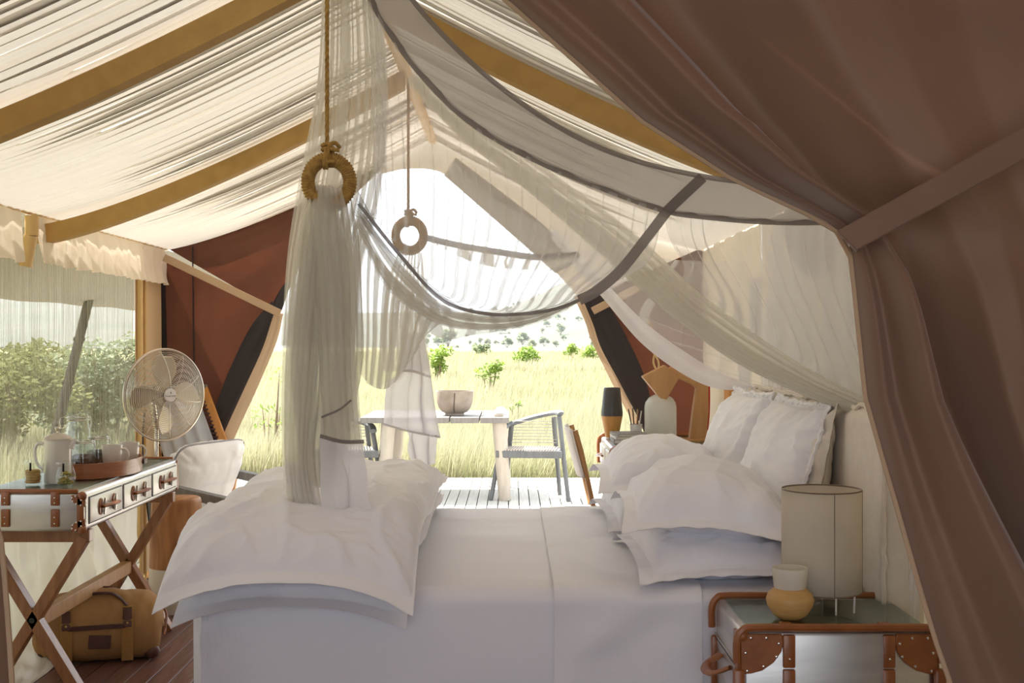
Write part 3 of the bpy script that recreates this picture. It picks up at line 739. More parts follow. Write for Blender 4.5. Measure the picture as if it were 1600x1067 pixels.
# ------------------------------------------------------------------ mosquito net canopy
net = thing('mosquito_net', 'white mosquito net canopy swagged through rope rings above the bed', 'mosquito net', (0, 0, 0))
def fold_sheet(base, ns, nt, folds, a, dep, seed, tfade=lambda t: 1.0, dirn=(0, -1, 0)):
    """base(s, t) -> point array; sheet gathered into uneven S-shaped folds along s"""
    rng = np.random.RandomState(seed)
    s = np.linspace(0, 1, ns + 1)
    fr = 1 + .6 * np.array([nz(x * folds * .35, seed * 1.7) for x in s])
    ph = np.cumsum(fr) / ns * folds * 2 * PI
    am = .45 + .9 * np.clip(.5 + np.array([nz(x * folds * .6, seed * 3.1, 4) for x in s]), 0, 1)
    A = np.zeros((ns + 1, nt + 1, 3)); D = np.array(dirn)
    for j in range(nt + 1):
        t = j / nt; k = tfade(t)
        wob = np.array([nz(x * 4, t * 2.2, seed + 9) for x in s]) * 1.3
        sw = np.clip(s + k * am * a / folds * np.sin(ph + wob), 0, 1)
        P = base(sw, t)
        A[:, j] = P + (k * am * dep * np.cos(ph + wob))[:, None] * D
    return A
def pxpath(pts): return [at(px, py, Y) for px, py, Y in pts]
def curve_fn(pts, n=80):
    C = catmull([tuple(p) for p in pts], n); xs = np.linspace(0, 1, n + 1)
    return lambda s: np.stack([np.interp(s, xs, C[:, k]) for k in range(3)], -1)
def bez(P0, P1, P2, P3, t): return P0 * (1 - t) ** 3 + P1 * 3 * t * (1 - t) ** 2 + P2 * 3 * t * t * (1 - t) + P3 * t ** 3

# near side: hangs from the curved top band and gathers into the near ring
YN = 3.95
T1 = curve_fn(pxpath([(556, -75, 3.97), (580, 0, 3.96), (640, 95, 3.96), (720, 180, 3.96), (800, 232, 3.96), (880, 270, 3.96), (960, 302, 3.96), (1040, 330, 3.96)]))
LOc = curve_fn(pxpath([(905, 467, 3.94), (830, 491, 3.93), (760, 494, 3.92), (690, 472, 3.91), (620, 400, 3.89), (575, 338, 3.88)]))
RG = curve_fn(pxpath([(560, 298, 3.88), (558, 306, 3.87), (555, 318, 3.87), (551, 334, 3.87)]))
NSEG = 60
def swag_base(s, t):
    """threads fall from the top band, meet the lower edge and run along it into the ring"""
    P0 = T1(s); q = np.clip(1.0 - s, 0, 1) * .97; L0 = LOc(q)
    up = (1 - s)[:, None] * np.array([[0, .02, .05]])
    M1 = P0 * .62 + L0 * .38 + np.stack([.02 + .04 * s, 0 * s, -.02 - .03 * s], -1); M2 = P0 * .22 + L0 * .78 + np.stack([.03 * s + .01, 0 * s, -.015 * s], -1)
    L1 = LOc(q + (1 - q) * .40) + up * .7; L2 = LOc(q + (1 - q) * .75) + up * .4; R_ = RG(s)
    K = [2 * P0 - M1, P0, M1, M2, L0 + up, L1, L2, R_, 2 * R_ - L2]
    m = 6; tt = t * m; k = min(int(tt), m - 1); f = tt - k; a, b, c, d = K[k], K[k + 1], K[k + 2], K[k + 3]
    return .5 * (2 * b + (c - a) * f + (2 * a - 5 * b + 4 * c - d) * f * f + (3 * b - a - 3 * c + d) * f ** 3)
MB().grid(fold_sheet(swag_base, 520, 60, 21, .44, .018, 2, lambda t: .4 + .6 * smooth(t * 2.2))).build('near_swag', M_net, net, sharp=0, recalc=False)
# heavier bunched lower edge of the swag
LO = pxpath([(908, 466, 3.95), (830, 490, 3.93), (760, 494, 3.91), (690, 474, 3.90), (620, 402, 3.89), (566, 330, 3.87)])
LO2 = pxpath([(902, 474, 3.94), (830, 506, 3.92), (755, 516, 3.90), (680, 504, 3.89), (605, 450, 3.88), (556, 352, 3.87)])
a_, b_ = curve_fn(LO), curve_fn(LO2)
G = fold_sheet(lambda s, t: a_(np.full_like(s, t)) * (1 - s)[:, None] + b_(np.full_like(s, t)) * s[:, None], 60, 60, 5, .9, .02, 5)
MB().grid(G).build('swag_edge', M_netd, net, sharp=0, recalc=False)
LO3 = pxpath([(900, 476, 4.0), (850, 502, 4.0), (790, 516, 4.0), (735, 524, 4.0), (697, 530, 4.0), (660, 512, 4.0), (640, 480, 4.0)])
c_ = curve_fn(LO3); a2_ = curve_fn(pxpath([(905, 466, 3.97), (830, 486, 3.97), (760, 488, 3.97), (700, 476, 3.97), (655, 440, 3.97), (640, 425, 3.97)]))
G = fold_sheet(lambda s, t: a2_(s) * (1 - t) + c_(s) * t, 160, 12, 9, .5, .012, 6)
MB().grid(G).build('loose_hem', M_net, net, sharp=0, recalc=False)
# looped slack under the swag, right of the ring tail
a3_ = curve_fn(pxpath([(556, 340, 3.93), (590, 400, 3.94), (625, 440, 3.95), (660, 470, 3.96), (700, 495, 3.97)]))
b3_ = curve_fn(pxpath([(560, 580, 3.96), (580, 602, 3.97), (606, 606, 3.98), (634, 575, 3.98), (668, 520, 3.98)]))
G = fold_sheet(lambda s, t: a3_(s) * (1 - t) + b3_(s) * t, 160, 24, 8, .5, .02, 7)
MB().grid(G).build('slack_loop', M_netd, net, sharp=0, recalc=False)
# net that drops straight from the ridge behind the rope
l_ = curve_fn(pxpath([(506, -60, 4.0), (502, 0, 4.0), (495, 120, 4.0), (478, 230, 4.0), (460, 330, 3.98), (447, 420, 3.97), (439, 540, 3.96)]))
r_ = curve_fn(pxpath([(590, -60, 4.0), (596, 0, 4.0), (606, 120, 4.0), (604, 230, 4.0), (590, 330, 3.98), (566, 420, 3.97), (556, 540, 3.96)]))
G = fold_sheet(lambda s, t: l_(np.full_like(s, t)) * (1 - s)[:, None] + r_(np.full_like(s, t)) * s[:, None], 220, 40, 11, .6, .02, 8)
MB().grid(G).build('ridge_drop', M_netd, net, sharp=0, recalc=False)
# dense cotton band along the top of the net
T1x = curve_fn(pxpath([(556, -75, 3.97), (580, 0, 3.965), (640, 95, 3.965), (720, 180, 3.965), (800, 232, 3.965), (880, 270, 3.965), (960, 302, 3.965), (1040, 330, 3.965), (1100, 339, 3.96), (1180, 346, 3.95), (1260, 348, 3.94), (1340, 345, 3.93)]), 160)
T2x = curve_fn(pxpath([(600, -75, 3.82), (640, -5, 3.82), (700, 64, 3.82), (770, 128, 3.82), (850, 186, 3.82), (930, 229, 3.82), (1010, 257, 3.82), (1095, 276, 3.82), (1150, 284, 3.82), (1220, 292, 3.82), (1290, 300, 3.82), (1350, 300, 3.82)]), 160)
G = fold_sheet(lambda s, t: T2x(s) * (1 - t) + T1x(s) * t, 260, 14, 16, .03, .007, 11)
for j in range(15): G[:, j, 2] -= .012 * math.sin(PI * j / 14)
MB().grid(G).build('top_band', M_cotshade, net, sharp=0, recalc=False)
def ribbon(name, pts, w, matl=M_tape, n=70, upv=(0, 0, 1), side=None):
    C = catmull([tuple(p) for p in pts], n); A = np.zeros((n + 1, 2, 3))
    for i in range(n + 1):
        d = C[min(i + 1, n)] - C[max(i - 1, 0)]; v = Vector((d[2], 0, -d[0])).normalized() * w / 2
        A[i, 0] = C[i] + np.array(v); A[i, 1] = C[i] - np.array(v)
    return MB().grid(A).build(name, matl, net, sharp=0, recalc=False)
ss = np.linspace(0, 1, 25)
ribbon('net_tape', [Vector(p) + Vector((0, -.012, 0)) for p in T1x(ss)], .020)
ribbon('net_tape', [Vector(p) + Vector((0, -.012, 0)) for p in T2x(ss)], .016)
ribbon('net_tape', pxpath([(1098, 277, 3.80), (1068, 305, 3.86), (1040, 332, 3.94)]), .034, n=20)
ribbon('net_tape', pxpath([(1042, 330, 3.93), (1010, 372, 3.91), (970, 422, 3.90), (930, 456, 3.90), (905, 469, 3.90)]), .034, n=30)
ribbon('net_tape', pxpath([(905, 469, 3.895), (870, 482, 3.89), (820, 490, 3.88), (760, 490, 3.87), (690, 468, 3.86), (622, 395, 3.86), (560, 318, 3.86)]), .011, n=50)
# tails below the near ring
def tail(name, left, right, matl, folds, seed, a=.7, dep=.03, ns=160, nt=44):
    l, r = curve_fn(pxpath(left)), curve_fn(pxpath(right))
    G = fold_sheet(lambda s, t: l(np.full_like(s, t)) * (1 - s)[:, None] + r(np.full_like(s, t)) * s[:, None], ns, nt, folds, a, dep, seed, lambda t: .5 + .5 * smooth(t * 3))
    return MB().grid(G).build(name, matl, net, sharp=0, recalc=False)
tail('near_tail', [(488, 288, 3.88), (470, 340, 3.85), (456, 420, 3.84), (446, 520, 3.84), (442, 620, 3.84), (443, 720, 3.84), (449, 797, 3.84)],
     [(520, 290, 3.87), (514, 350, 3.84), (512, 430, 3.83), (508, 520, 3.83), (498, 620, 3.83), (490, 710, 3.83), (500, 786, 3.83)], M_netd, 6, 12)
tail('near_tail', [(488, 290, 3.87), (480, 340, 3.84), (486, 420, 3.83), (494, 520, 3.82), (498, 600, 3.82), (503, 690, 3.82)],
     [(534, 294, 3.87), (548, 352, 3.84), (557, 430, 3.82), (558, 520, 3.81), (560, 600, 3.81), (567, 690, 3.81)], M_netd, 6, 13)
tail('near_tail', [(498, 292, 3.90), (478, 360, 3.89), (462, 460, 3.88), (455, 560, 3.88), (462, 660, 3.88), (478, 760, 3.88)],
     [(550, 310, 3.90), (560, 370, 3.89), (564, 460, 3.88), (566, 560, 3.88), (548, 660, 3.88), (530, 760, 3.88)], M_netd, 8, 14)
cb = tail('tail_border', [(500, 682, 3.80), (501, 740, 3.79), (503, 816, 3.78)], [(568, 692, 3.79), (576, 750, 3.78), (586, 812, 3.77)], M_cotton, 1, 15, .12, .010, 60, 20)
ribbon('net_tape', pxpath([(500, 681, 3.775), (535, 690, 3.77), (569, 690, 3.77)]), .012, n=20)
ribbon('net_tape', pxpath([(502, 652, 3.775), (530, 640, 3.77), (549, 625, 3.77)]), .007, n=20)
ribbon('net_tape', pxpath([(503, 815, 3.765), (545, 820, 3.76), (587, 812, 3.76)]), .009, M_cotshade, n=20)
tail('tail_border', [(448, 720, 3.84), (450, 797, 3.83)], [(482, 740, 3.83), (499, 786, 3.82)], M_cotton, 1, 18, .2, .01, 30, 10)

# far side of the canopy, same make, gathered to the far ring
dY = 1.92
sh = np.array([.02, dY, 0])
G = fold_sheet(swag_base, 260, 36, 11, .32, .016, 22, lambda t: .4 + .6 * smooth(t * 2.2)); G += sh
MB().grid(G).build('far_swag', M_netf, net, sharp=0, recalc=False)
ribbon('net_tape', pxpath([(668, 372, 5.78), (720, 384, 5.8), (780, 394, 5.8), (842, 402, 5.8), (905, 398, 5.8)]), .03, n=30)
sag = curve_fn(pxpath([(668, 376, 5.8), (740, 410, 5.8), (800, 420, 5.8), (860, 420, 5.8), (910, 400, 5.8)])); tp = curve_fn(pxpath([(668, 372, 5.8), (740, 388, 5.8), (800, 397, 5.8), (860, 402, 5.8), (910, 396, 5.8)]))
MB().grid(fold_sheet(lambda s, t: tp(s) * (1 - t) + sag(s) * t, 80, 8, 8, .4, .01, 24)).build('far_hem', M_netd, net, sharp=0, recalc=False)
tail('far_tail', [(622, 392, 5.8), (606, 440, 5.79), (598, 510, 5.78), (600, 580, 5.78)], [(664, 395, 5.8), (668, 440, 5.79), (666, 500, 5.78), (672, 580, 5.78)], M_netd, 8, 31, .6, .03, 120, 24)
tail('tail_border', [(628, 520, 5.76), (622, 580, 5.75), (602, 600, 5.75), (598, 664, 5.75)], [(662, 520, 5.76), (672, 580, 5.75), (680, 640, 5.75), (688, 684, 5.75)], M_cotton, 3, 32, .3, .02, 60, 20)
tail('tail_border', [(634, 668, 5.80), (636, 700, 5.79), (646, 732, 5.79)], [(684, 676, 5.79), (682, 700, 5.78), (680, 724, 5.78)], M_cotton, 2, 33, .3, .015, 50, 14)
ribbon('net_tape', pxpath([(622, 579, 5.73), (645, 580, 5.73), (673, 589, 5.73)]), .012, M_cotshade, n=16)
ribbon('net_tape', pxpath([(598, 662, 5.73), (640, 674, 5.73), (688, 683, 5.73)]), .010, M_cotshade, n=16)

# right half of the near net, bunched towards the headboard
PT = curve_fn(pxpath([(650, 110, 4.9), (740, 190, 4.85), (830, 248, 4.75), (930, 318, 4.6), (1000, 372, 4.5), (1090, 455, 4.3), (1180, 522, 4.15), (1270, 580, 4.0), (1352, 622, 3.85), (1400, 648, 3.8)]), 120)
PB = curve_fn(pxpath([(640, 130, 4.95), (720, 215, 4.9), (800, 278, 4.8), (900, 362, 4.65), (975, 430, 4.5), (1060, 502, 4.3), (1150, 566, 4.15), (1250, 615, 4.0), (1345, 650, 3.85), (1400, 668, 3.8)]), 120)
MB().grid(fold_sheet(lambda s, t: PT(np.full_like(s, t)) * (1 - s)[:, None] + PB(np.full_like(s, t)) * s[:, None], 90, 70, 6, .9, .03, 41, dirn=(-.3, -1, 0))).build('head_swag', M_netd, net, sharp=0, recalc=False)
T1r = curve_fn(pxpath([(1040, 330, 3.96), (1100, 338, 3.96), (1180, 345, 3.95), (1260, 347, 3.94), (1345, 345, 3.93)]))
MB().grid(fold_sheet(lambda s, t: bez(T1r(s), T1r(s) + np.array([-.02, .05, -.12]), PT(np.clip(.55 + .40 * s, 0, 1)) + np.array([0, -.02, .10]), PT(.52 + .46 * s), t), 220, 30, 11, .32, .012, 42, lambda t: .4 + .6 * t)).build('head_panel', M_net, net, sharp=0, recalc=False)
# smooth pale border of the far side sweeping to the headboard
QT = curve_fn(pxpath([(862, 352, 5.9), (905, 400, 5.85), (945, 440, 5.8), (1010, 505, 5.7), (1080, 556, 5.6), (1130, 584, 5.5), (1175, 602, 5.4)]))
QB = curve_fn(pxpath([(862, 372, 5.9), (905, 424, 5.85), (942, 466, 5.8), (1000, 534, 5.7), (1060, 580, 5.6), (1115, 606, 5.5), (1172, 610, 5.4)]))
A = np.zeros((13, 61, 3))
for i in range(13):
    for j in range(61):
        u = i / 12; t = j / 60; p = QT(np.array([t]))[0] * (1 - u) + QB(np.array([t]))[0] * u
        A[i, j] = p + np.array([0, -.05 * math.sin(PI * u), 0])
MB().grid(A).build('far_border', M_cotton, net, sharp=0, recalc=False)
MB().grid(fold_sheet(lambda s, t: PB(.30 + .65 * s) * (1 - t) + QT(s) * t, 160, 20, 10, .3, .012, 44)).build('far_head_panel', M_netf, net, sharp=0, recalc=False)
MB().grid(fold_sheet(lambda s, t: (T1r(s) + sh) * (1 - t) + QT(s) * t, 160, 24, 9, .3, .012, 47)).build('far_head_panel', M_net, net, sharp=0, recalc=False)
# crinkled net wall behind the headboard
A = np.zeros((601, 22, 3))
for i in range(601):
    y = 3.42 + 2.1 * i / 600
    for j in range(22):
        v = j / 21; z = lerp(1.99, .30, v); q = y * 80 + 5 * nz(y * 5, v * 1.2, 3) + 2.5 * nz(y * 17, v * 2.5, 8)
        am = .35 + .9 * abs(nz(y * 11, v * .8, 6))
        A[i, j] = (XR - .07 + .032 * am * math.sin(q), y + .006 * am * math.sin(q + 1.6), z)
MB().grid(A).build('head_curtain', M_string, net, sharp=0, recalc=False)
A = np.zeros((31, 12, 3))
for i in range(31):
    u = i / 30; 
    for j in range(12):
        v = j / 11; dpt = .03 + .17 * math.sin(PI * u) ** .7
        p = at(lerp(1222, 1322, u), 345, 3.99)
        A[i, j] = (p.x, p.y + .01 * math.sin(u * 30), p.z + .01 - dpt * v)
MB().grid(A).build('scalloped_pelmet', M_cotton, net, sharp=0, recalc=False)

# rope-wrapped rings that hold the net
def ring(label, px, py, Y, seed):
    c = at(px, py, Y); R, r = .066, .0215
    t = thing('hanging_ring', label, 'rope ring', c, .10, 'rope rings holding the mosquito net')
    vs = []; nmaj, nmin = 220, 12; A = np.zeros((nmaj + 1, nmin + 1, 3))
    for i in range(nmaj + 1):
        a = 2 * PI * i / nmaj
        for j in range(nmin + 1):
            b = 2 * PI * j / nmin; rr = r + .0019 * math.sin(a * 55 + b)
            x = (R + rr * math.cos(b)) * math.cos(a); z = (R + rr * math.cos(b)) * math.sin(a) * 1.08
            A[i, j] = (x, rr * math.sin(b) * 1.05, z)
    MB().grid(A).build('ring', M_rope, t, sharp=0)
    top = zceil(abs(c.x - RX)) - c.z
    zs = np.linspace(R * 1.08 + .05, top, 90)
    mb = MB()
    for k in range(3):
        mb.tube([(.0035 * math.cos(z * 90 + k * 2.1) - .006, .0035 * math.sin(z * 90 + k * 2.1), z) for z in zs], .0040, 6)
    mb.build('rope', M_rope, t, sharp=0)
    kn = MB(); zt = R * 1.08
    def strand(f, n=50, rad=.006): kn.tube([f(k / n) for k in range(n + 1)], rad, 7)
    strand(lambda s: (-.004 + .027 * math.cos(s * 2 * PI * 1.5 + .4) * (1 - .3 * s), .026 * math.sin(s * 2 * PI * 1.5), zt - .024 + .020 * s + .004))
    for dxk in (-.012, -.004): strand(lambda s: (dxk + .003 * math.sin(s * 6), .027 * math.cos(2 * PI * s), zt + .030 * math.sin(2 * PI * s) * 1.05 + .004))
    strand(lambda s: (-.004 + .017 * math.cos(s * 2 * PI * 2), .017 * math.sin(s * 2 * PI * 2), zt + .024 + .026 * s))
    strand(lambda s: (.0 + .034 * s, -.018 * math.cos(s * 2), zt + .036 + .016 * math.sin(s * 3)), 20, .0065)
    strand(lambda s: (.004 + .030 * s, -.020, zt + .030 - .004 * s), 14, .006)
    kn.build('knot', M_rope, t, sharp=0)
    return t
ring('thick sisal rope ring hanging nearest, holding the front of the net', 514, 284, 3.87, 1)
ring('sisal rope ring seen through the netting at the far side', 640, 368, 5.80, 2)

# ------------------------------------------------------------------ campaign desk on the left
DX0, DX1, DY0, DY1, DZ0, DZ1 = -2.145, -1.700, 4.82, 6.18, .695, .852
dk = thing('campaign_desk', 'aluminium trunk desk with leather drawer pulls on crossed wooden legs', 'desk', ((DX0 + DX1) / 2, (DY0 + DY1) / 2, 0))
dxc, dyc, dzc = (DX0 + DX1) / 2, (DY0 + DY1) / 2, (DZ0 + DZ1) / 2
MB().rbox((dxc, dyc, dzc), (DX1 - DX0, DY1 - DY0, DZ1 - DZ0), .014, n=3).build('body', M_alu, dk, w=True)
MB().box((dxc, dyc, DZ1 + .003), (DX1 - DX0 - .05, DY1 - DY0 - .03, .006)).build('glass_top', M_pane, dk, bevel=.001, w=True)
M_face = mat('white_metal_face', (.78, .76, .72), .35, .25)
MB().box((DX1 + .001, dyc, dzc), (.006, DY1 - DY0 - .05, DZ1 - DZ0 - .035)).build('drawer_rail', M_face, dk, w=True)
dl = (DY1 - DY0 - .08) / 3
for k in range(3):
    yc = DY0 + .04 + dl * (k + .5)
    d = MB().rbox((DX1 + .005, yc, dzc), (.012, dl - .03, .100), .003, n=2).build('drawer', M_face, dk, w=True)
    fr = MB()
    for (yy, zz, w_, h_) in ((yc, dzc + .053, dl - .022, .003), (yc, dzc - .053, dl - .022, .003), (yc - dl / 2 + .012, dzc, .003, .106), (yc + dl / 2 - .012, dzc, .003, .106)):
        fr.box((DX1 + .004, yy, zz), (.006, w_, h_))
    fr.build('gap', M_black, d)
    h = MB()
    for sy in (-1, 1):
        h.prism([(yc + sy * .085 + .030 * math.cos(a) * .8, dzc + .034 * math.sin(a)) for a in np.linspace(0, 2 * PI, 17)[:-1]], lambda u, v, w: (DX1 + .011 + w, u, v), 0, .006)
    h.tube(catmull([(DX1 + .018, yc - .085, dzc), (DX1 + .036, yc - .05, dzc + .004), (DX1 + .042, yc, dzc + .004), (DX1 + .036, yc + .05, dzc + .004), (DX1 + .018, yc + .085, dzc)], 20), .019, 8, sq=.35)
    h.build('pull', M_leather, d)
    for sy in (-1, 1): MB().tube([(DX1 + .022, yc + sy * .068, dzc - .034), (DX1 + .026, yc + sy * .068, dzc + .034)], .005, 6).build('buckle', M_steel, d)
for x in (DX0 + .20 - .062, DX0 + .335, ):
    for (za, zb) in ((DZ1 + .004, DZ1 - .052), (DZ1 - .066, DZ0 + .020)):
        o = MB().rbox((x, DY0 - .003, (za + zb) / 2), (.034, .012, za - zb), .004, n=2).build('strap', M_leather, dk, w=True)
        rv = MB()
        for z in (lerp(za, zb, .45), lerp(za, zb, .8)): rv.ball((x, DY0 - .010, z), .0036, 8, 5)
        r = rv.build('rivets', M_rivet, o)
    MB().rbox((x, DY0 + .024, DZ1 + .003), (.034, .05, .010), .003, n=2).build('strap', M_leather, dk, w=True)
MB().rbox((dxc - .01, DY0 + .004, DZ1 + .004), (DX1 - DX0 - .02, .018, .018), .006, n=2).build('edge_binding', M_leather, dk, w=True)
MB().rbox((dxc - .01, DY1 - .004, DZ1 + .004), (DX1 - DX0 - .02, .018, .018), .006, n=2).build('edge_binding', M_leather, dk, w=True)
MB().rbox((DX1 - .010, DY0 - .001, dzc), (.028, .016, DZ1 - DZ0 - .01), .005, n=2).build('corner_strip', M_leather, dk, w=True)
MB().rbox((DX1 - .002, DY1 - .012, dzc), (.016, .024, DZ1 - DZ0 - .01), .005, n=2).build('corner_strip', M_leather, dk, w=True)
for z, sz in ((DZ1 - .010, -1), (DZ0 + .004, 1)):
    c = corner_cap(dk, DX1 + .001, DY0 - .002, z, -1, 1, sz, .045, 'x+', 'y-', .4); c.matrix_parent_inverse = Matrix.Translation(-dk.location)
# crossed legs
for Y in (4.90, 6.10):
    for a, b in (((DX1 - .02, DZ0 - .03), (DX0 + .02, 0)), ((DX0 + .02, DZ0 - .03), (DX1 - .02, 0))):
        o = .02 if b[0] < a[0] else -.02
        MB().bar((a[0], Y + o * 0, a[1]), (b[0], Y + o * 0, b[1]), .045, .058, up=(0, 1, 0)).build('leg', M_desk, dk, bevel=.003, w=True)
    MB().box((dxc, Y, DZ0 - .025), (DX1 - DX0 + .01, .05, .05)).build('top_rail', M_desk, dk, bevel=.003, w=True)
    MB().tube([(dxc, Y - .034, (DZ0 - .03) / 2), (dxc, Y + .034, (DZ0 - .03) / 2)], .011, 10).build('bolt', M_black, dk, w=True)
MB().box((dxc, 5.5, .325), (.045, 1.16, .060)).build('stretcher', M_lwood, dk, bevel=.003, w=True)

TZ = DZ1 + .006
# things on the desk
def jar_kilner(name, label, x, y, z, r, h, fill=None, fh=.5, group=None, ring_=True):
    t = thing(name, label, 'jar', (x, y, z), 0, group)
    MB().lathe([(0, 0), (r * .9, 0), (r, r * .15), (r, h * .62), (r * .86, h * .76), (r * .78, h * .82), (r * .80, h * .86), (r * .76, h * .86), (r * .74, h * .82), (r * .95, h * .60), (r * .96, r * .2), (r * .86, .006), (0, .006)], n=32).build('glass_body', M_glass, t)
    MB().lathe([(0, h * .98), (r * .7, h * .98), (r * .82, h * .95), (r * .84, h * .88), (r * .80, h * .88), (0, h * .92)], n=32).build('lid', M_glass, t)
    MB().tube([(r * .82 * math.cos(a), r * .82 * math.sin(a), h * .85) for a in np.linspace(0, 2 * PI, 33)[:-1]], .0022, 6, closed=True).tube([(r * .86 * math.cos(a), r * .86 * math.sin(a), h * .90) for a in np.linspace(0, 2 * PI, 33)[:-1]], .0022, 6, closed=True).tube([(r * .88, 0, h * .92), (r * 1.02, 0, h * .8), (r * .9, 0, h * .70)], .0025, 6).build('wire_bail', M_steel, t)
    if ring_: MB().tube([(-r * 1.12 + .026 * math.cos(a) * .7, 0, h * .80 + .028 * math.sin(a)) for a in np.linspace(0, 2 * PI, 21)[:-1]], .0022, 6, closed=True).build('bail_loop', M_steel, t)
    if fill is not None:
        pr = [(0, .008), (r * .85, .008), (r * .94, r * .2), (r * .94, h * fh * .9), (r * .7, h * fh), (0, h * fh * 1.03)]
        MB().lathe(pr, n=26).build('contents', fill, t)
    return t
jar_kilner('clip_top_jar', 'tall empty clip-top glass jar standing behind the coffee pot', -2.005, 5.62, TZ + .012, .060, .255)
jar_kilner('clip_top_jar', 'small clip-top glass jar of dark coffee beside the pot', -1.905, 5.40, TZ + .012, .053, .152, M_coffee, .52, None, False)
jar_kilner('clip_top_jar', 'clip-top glass jar of coffee beans behind the mugs', -1.925, 5.66, TZ + .012, .055, .150, M_coffee, .5, None, False)
def tulip(label, x, y, prof, fill_fn, name):
    t = thing(name, label, 'jar', (x, y, TZ))
    MB().lathe(prof, n=32).build('glass_body', M_glass, t)
    r, z = prof[-1][0], prof[-1][1]
    MB().lathe([(0, z + .004), (r * 1.06, z + .004), (r * 1.08, z + .008), (r * 1.02, z + .013), (0, z + .014)], n=32).build('lid', M_glass, t)
    MB().rbox((.004, -r * 1.02, z - .008), (.008, .004, .034), .0015, n=1).build('clip', M_guy, t)
    fill_fn(t); return t
def cookies(t):
    for k in range(5):
        MB().lathe([(0, 0), (.028, 0), (.030, .005), (.028, .010), (0, .0105)], (random.uniform(-.003, .003), random.uniform(-.003, .003), .008 + k * .0108), n=22).build('biscuit', M_cookie, t)
def nuts(t):
    rr = random.Random(5); spots = []
    for k in range(34):
        zz = rr.uniform(.012, .055); rad = .026 * math.sqrt(rr.random()); a = rr.uniform(0, 2 * PI)
        MB().ball((rad * math.cos(a), rad * math.sin(a), zz), .0085, 8, 5, (1, .7, .6)).build('nibble', M_nut, t)
tulip('straight glass jar of stacked golden biscuits at the desk corner', -1.980, 5.03, [(0, 0), (.031, 0), (.034, .006), (.0385, .082), (.040, .086)], cookies, 'biscuit_jar')
tulip('round tulip glass jar of mixed nibbles beside the coffee pot', -1.826, 4.975, [(0, 0), (.027, 0), (.036, .012), (.041, .032), (.040, .052), (.033, .072), (.030, .082), (.036, .088)], nuts, 'snack_jar')
# coffee pot
cf = thing('coffee_pot', 'tall cream enamel coffee pot with lid and loop handle', 'coffee pot', (-1.905, 5.10, TZ))
MB().lathe([(0, 0), (.052, 0), (.055, .005), (.055, .175), (.056, .180), (.052, .180), (.050, .175), (.050, .01), (0, .01)], n=36).build('body', M_enamel, cf)
ld = MB().lathe([(.058, .180), (.058, .186), (.050, .193), (.030, .204), (.008, .210), (0, .211)], n=36).build('lid', M_enamel2, cf)
MB().lathe([(0, .208), (.005, .210), (.005, .216), (.009, .220), (.011, .227), (.008, .234), (0, .236)], n=16).build('knob', M_steel, ld)
MB().tube(catmull([(-.052, 0, .158), (-.078, 0, .165), (-.094, 0, .145), (-.094, 0, .105), (-.080, 0, .070), (-.054, 0, .055)], 30), .0065, 8).build('handle', M_enamel, cf)
MB().tube(catmull([(.050, 0, .150), (.060, 0, .165), (.074, 0, .181)], 10), [.020, .019, .018, .016, .015, .014, .012, .010, .009, .008, .006], 10).build('spout', M_enamel, cf)
# tray and mugs
tr = thing('serving_tray', 'oval red-brown bentwood serving tray with slot handles', 'tray', (-1.868, 5.50, TZ))
a_x, a_y = .175, .285
def oval(k, s=1.0): a = 2 * PI * k / 72; return (a_x * s * math.cos(a), a_y * s * math.sin(a))
A = np.zeros((73, 5, 3))
for k in range(73):
    for j, (s_, z) in enumerate(((1, .0), (1.01, .035), (1.015, .066), (.985, .066), (.975, .006))): A[k, j] = (*[c * s_ for c in oval(k)], z)
MB().grid(A).build('rim', M_tray, tr, sharp=50)
MB().prism([oval(k, .985) for k in range(72)], lambda u, v, w: (u, v, w), .001, .010).build('base', M_tray, tr)
MB().rbox((-.045, -a_y * 1.0, .042), (.07, .012, .014), .005, n=2).build('slot_handle', M_lwood, tr)
MB().rbox((a_x * .98, .12, .040), (.010, .05, .022), .003, n=2).build('slot_handle', M_dleather, tr)
def mug(label, x, y, rz):
    t = thing('mug', label, 'mug', (x, y, TZ + .012), rz)
    MB().lathe([(0, 0), (.034, 0), (.038, .006), (.044, .098), (.0455, .115), (.0425, .115), (.041, .098), (.035, .01), (0, .008)], n=32).build('body', M_china, t)
    MB().tube(catmull([(.040, 0, .095), (.060, 0, .098), (.074, 0, .075), (.066, 0, .045), (.037, 0, .032)], 20), .005, 8).build('handle', M_china, t)
    return t
mug('cream china mug nearest on the tray', -1.795, 5.46, .0)
mug('cream china mug behind the nearer mug on the tray', -1.768, 5.62, .1)

# ------------------------------------------------------------------ standing fan
fn = thing('standing_fan', 'satin metal pedestal fan with round wire grille', 'fan', (-2.0, 6.84, 0))
MB().lathe([(0, .012), (.165, .008), (.17, .014), (.165, .024), (.06, .036), (.03, .055), (.022, .07)], n=40).build('base', M_steel, fn)
MB().tube([(0, 0, .05), (0, 0, .55)], .019, 14).tube([(0, 0, .55), (0, 0, 1.0)], .013, 14).tube([(0, 0, .53), (0, 0, .57)], .026, 14).build('pole', M_steel, fn)
yaw = math.radians(49); nrm = Vector((math.sin(yaw), -math.cos(yaw), 0)); uu = Vector((math.cos(yaw), math.sin(yaw), 0)); vv = Vector((0, 0, 1))
fc = at(257, 617, 6.70) - fn.location
R = Matrix((uu, vv, nrm)).transposed()          # local x,y in the grille plane, z towards the viewer
FR = .252
def P3(x, y, z): return fc + R @ Vector((x, y, z))
MB().tube([P3(0, 0, -.17), P3(0, 0, -.05)], [.055, .06], 18).tube([P3(0, -.02, -.12), Vector((0, 0, .97))], .016, 10).build('motor', M_steel, fn)
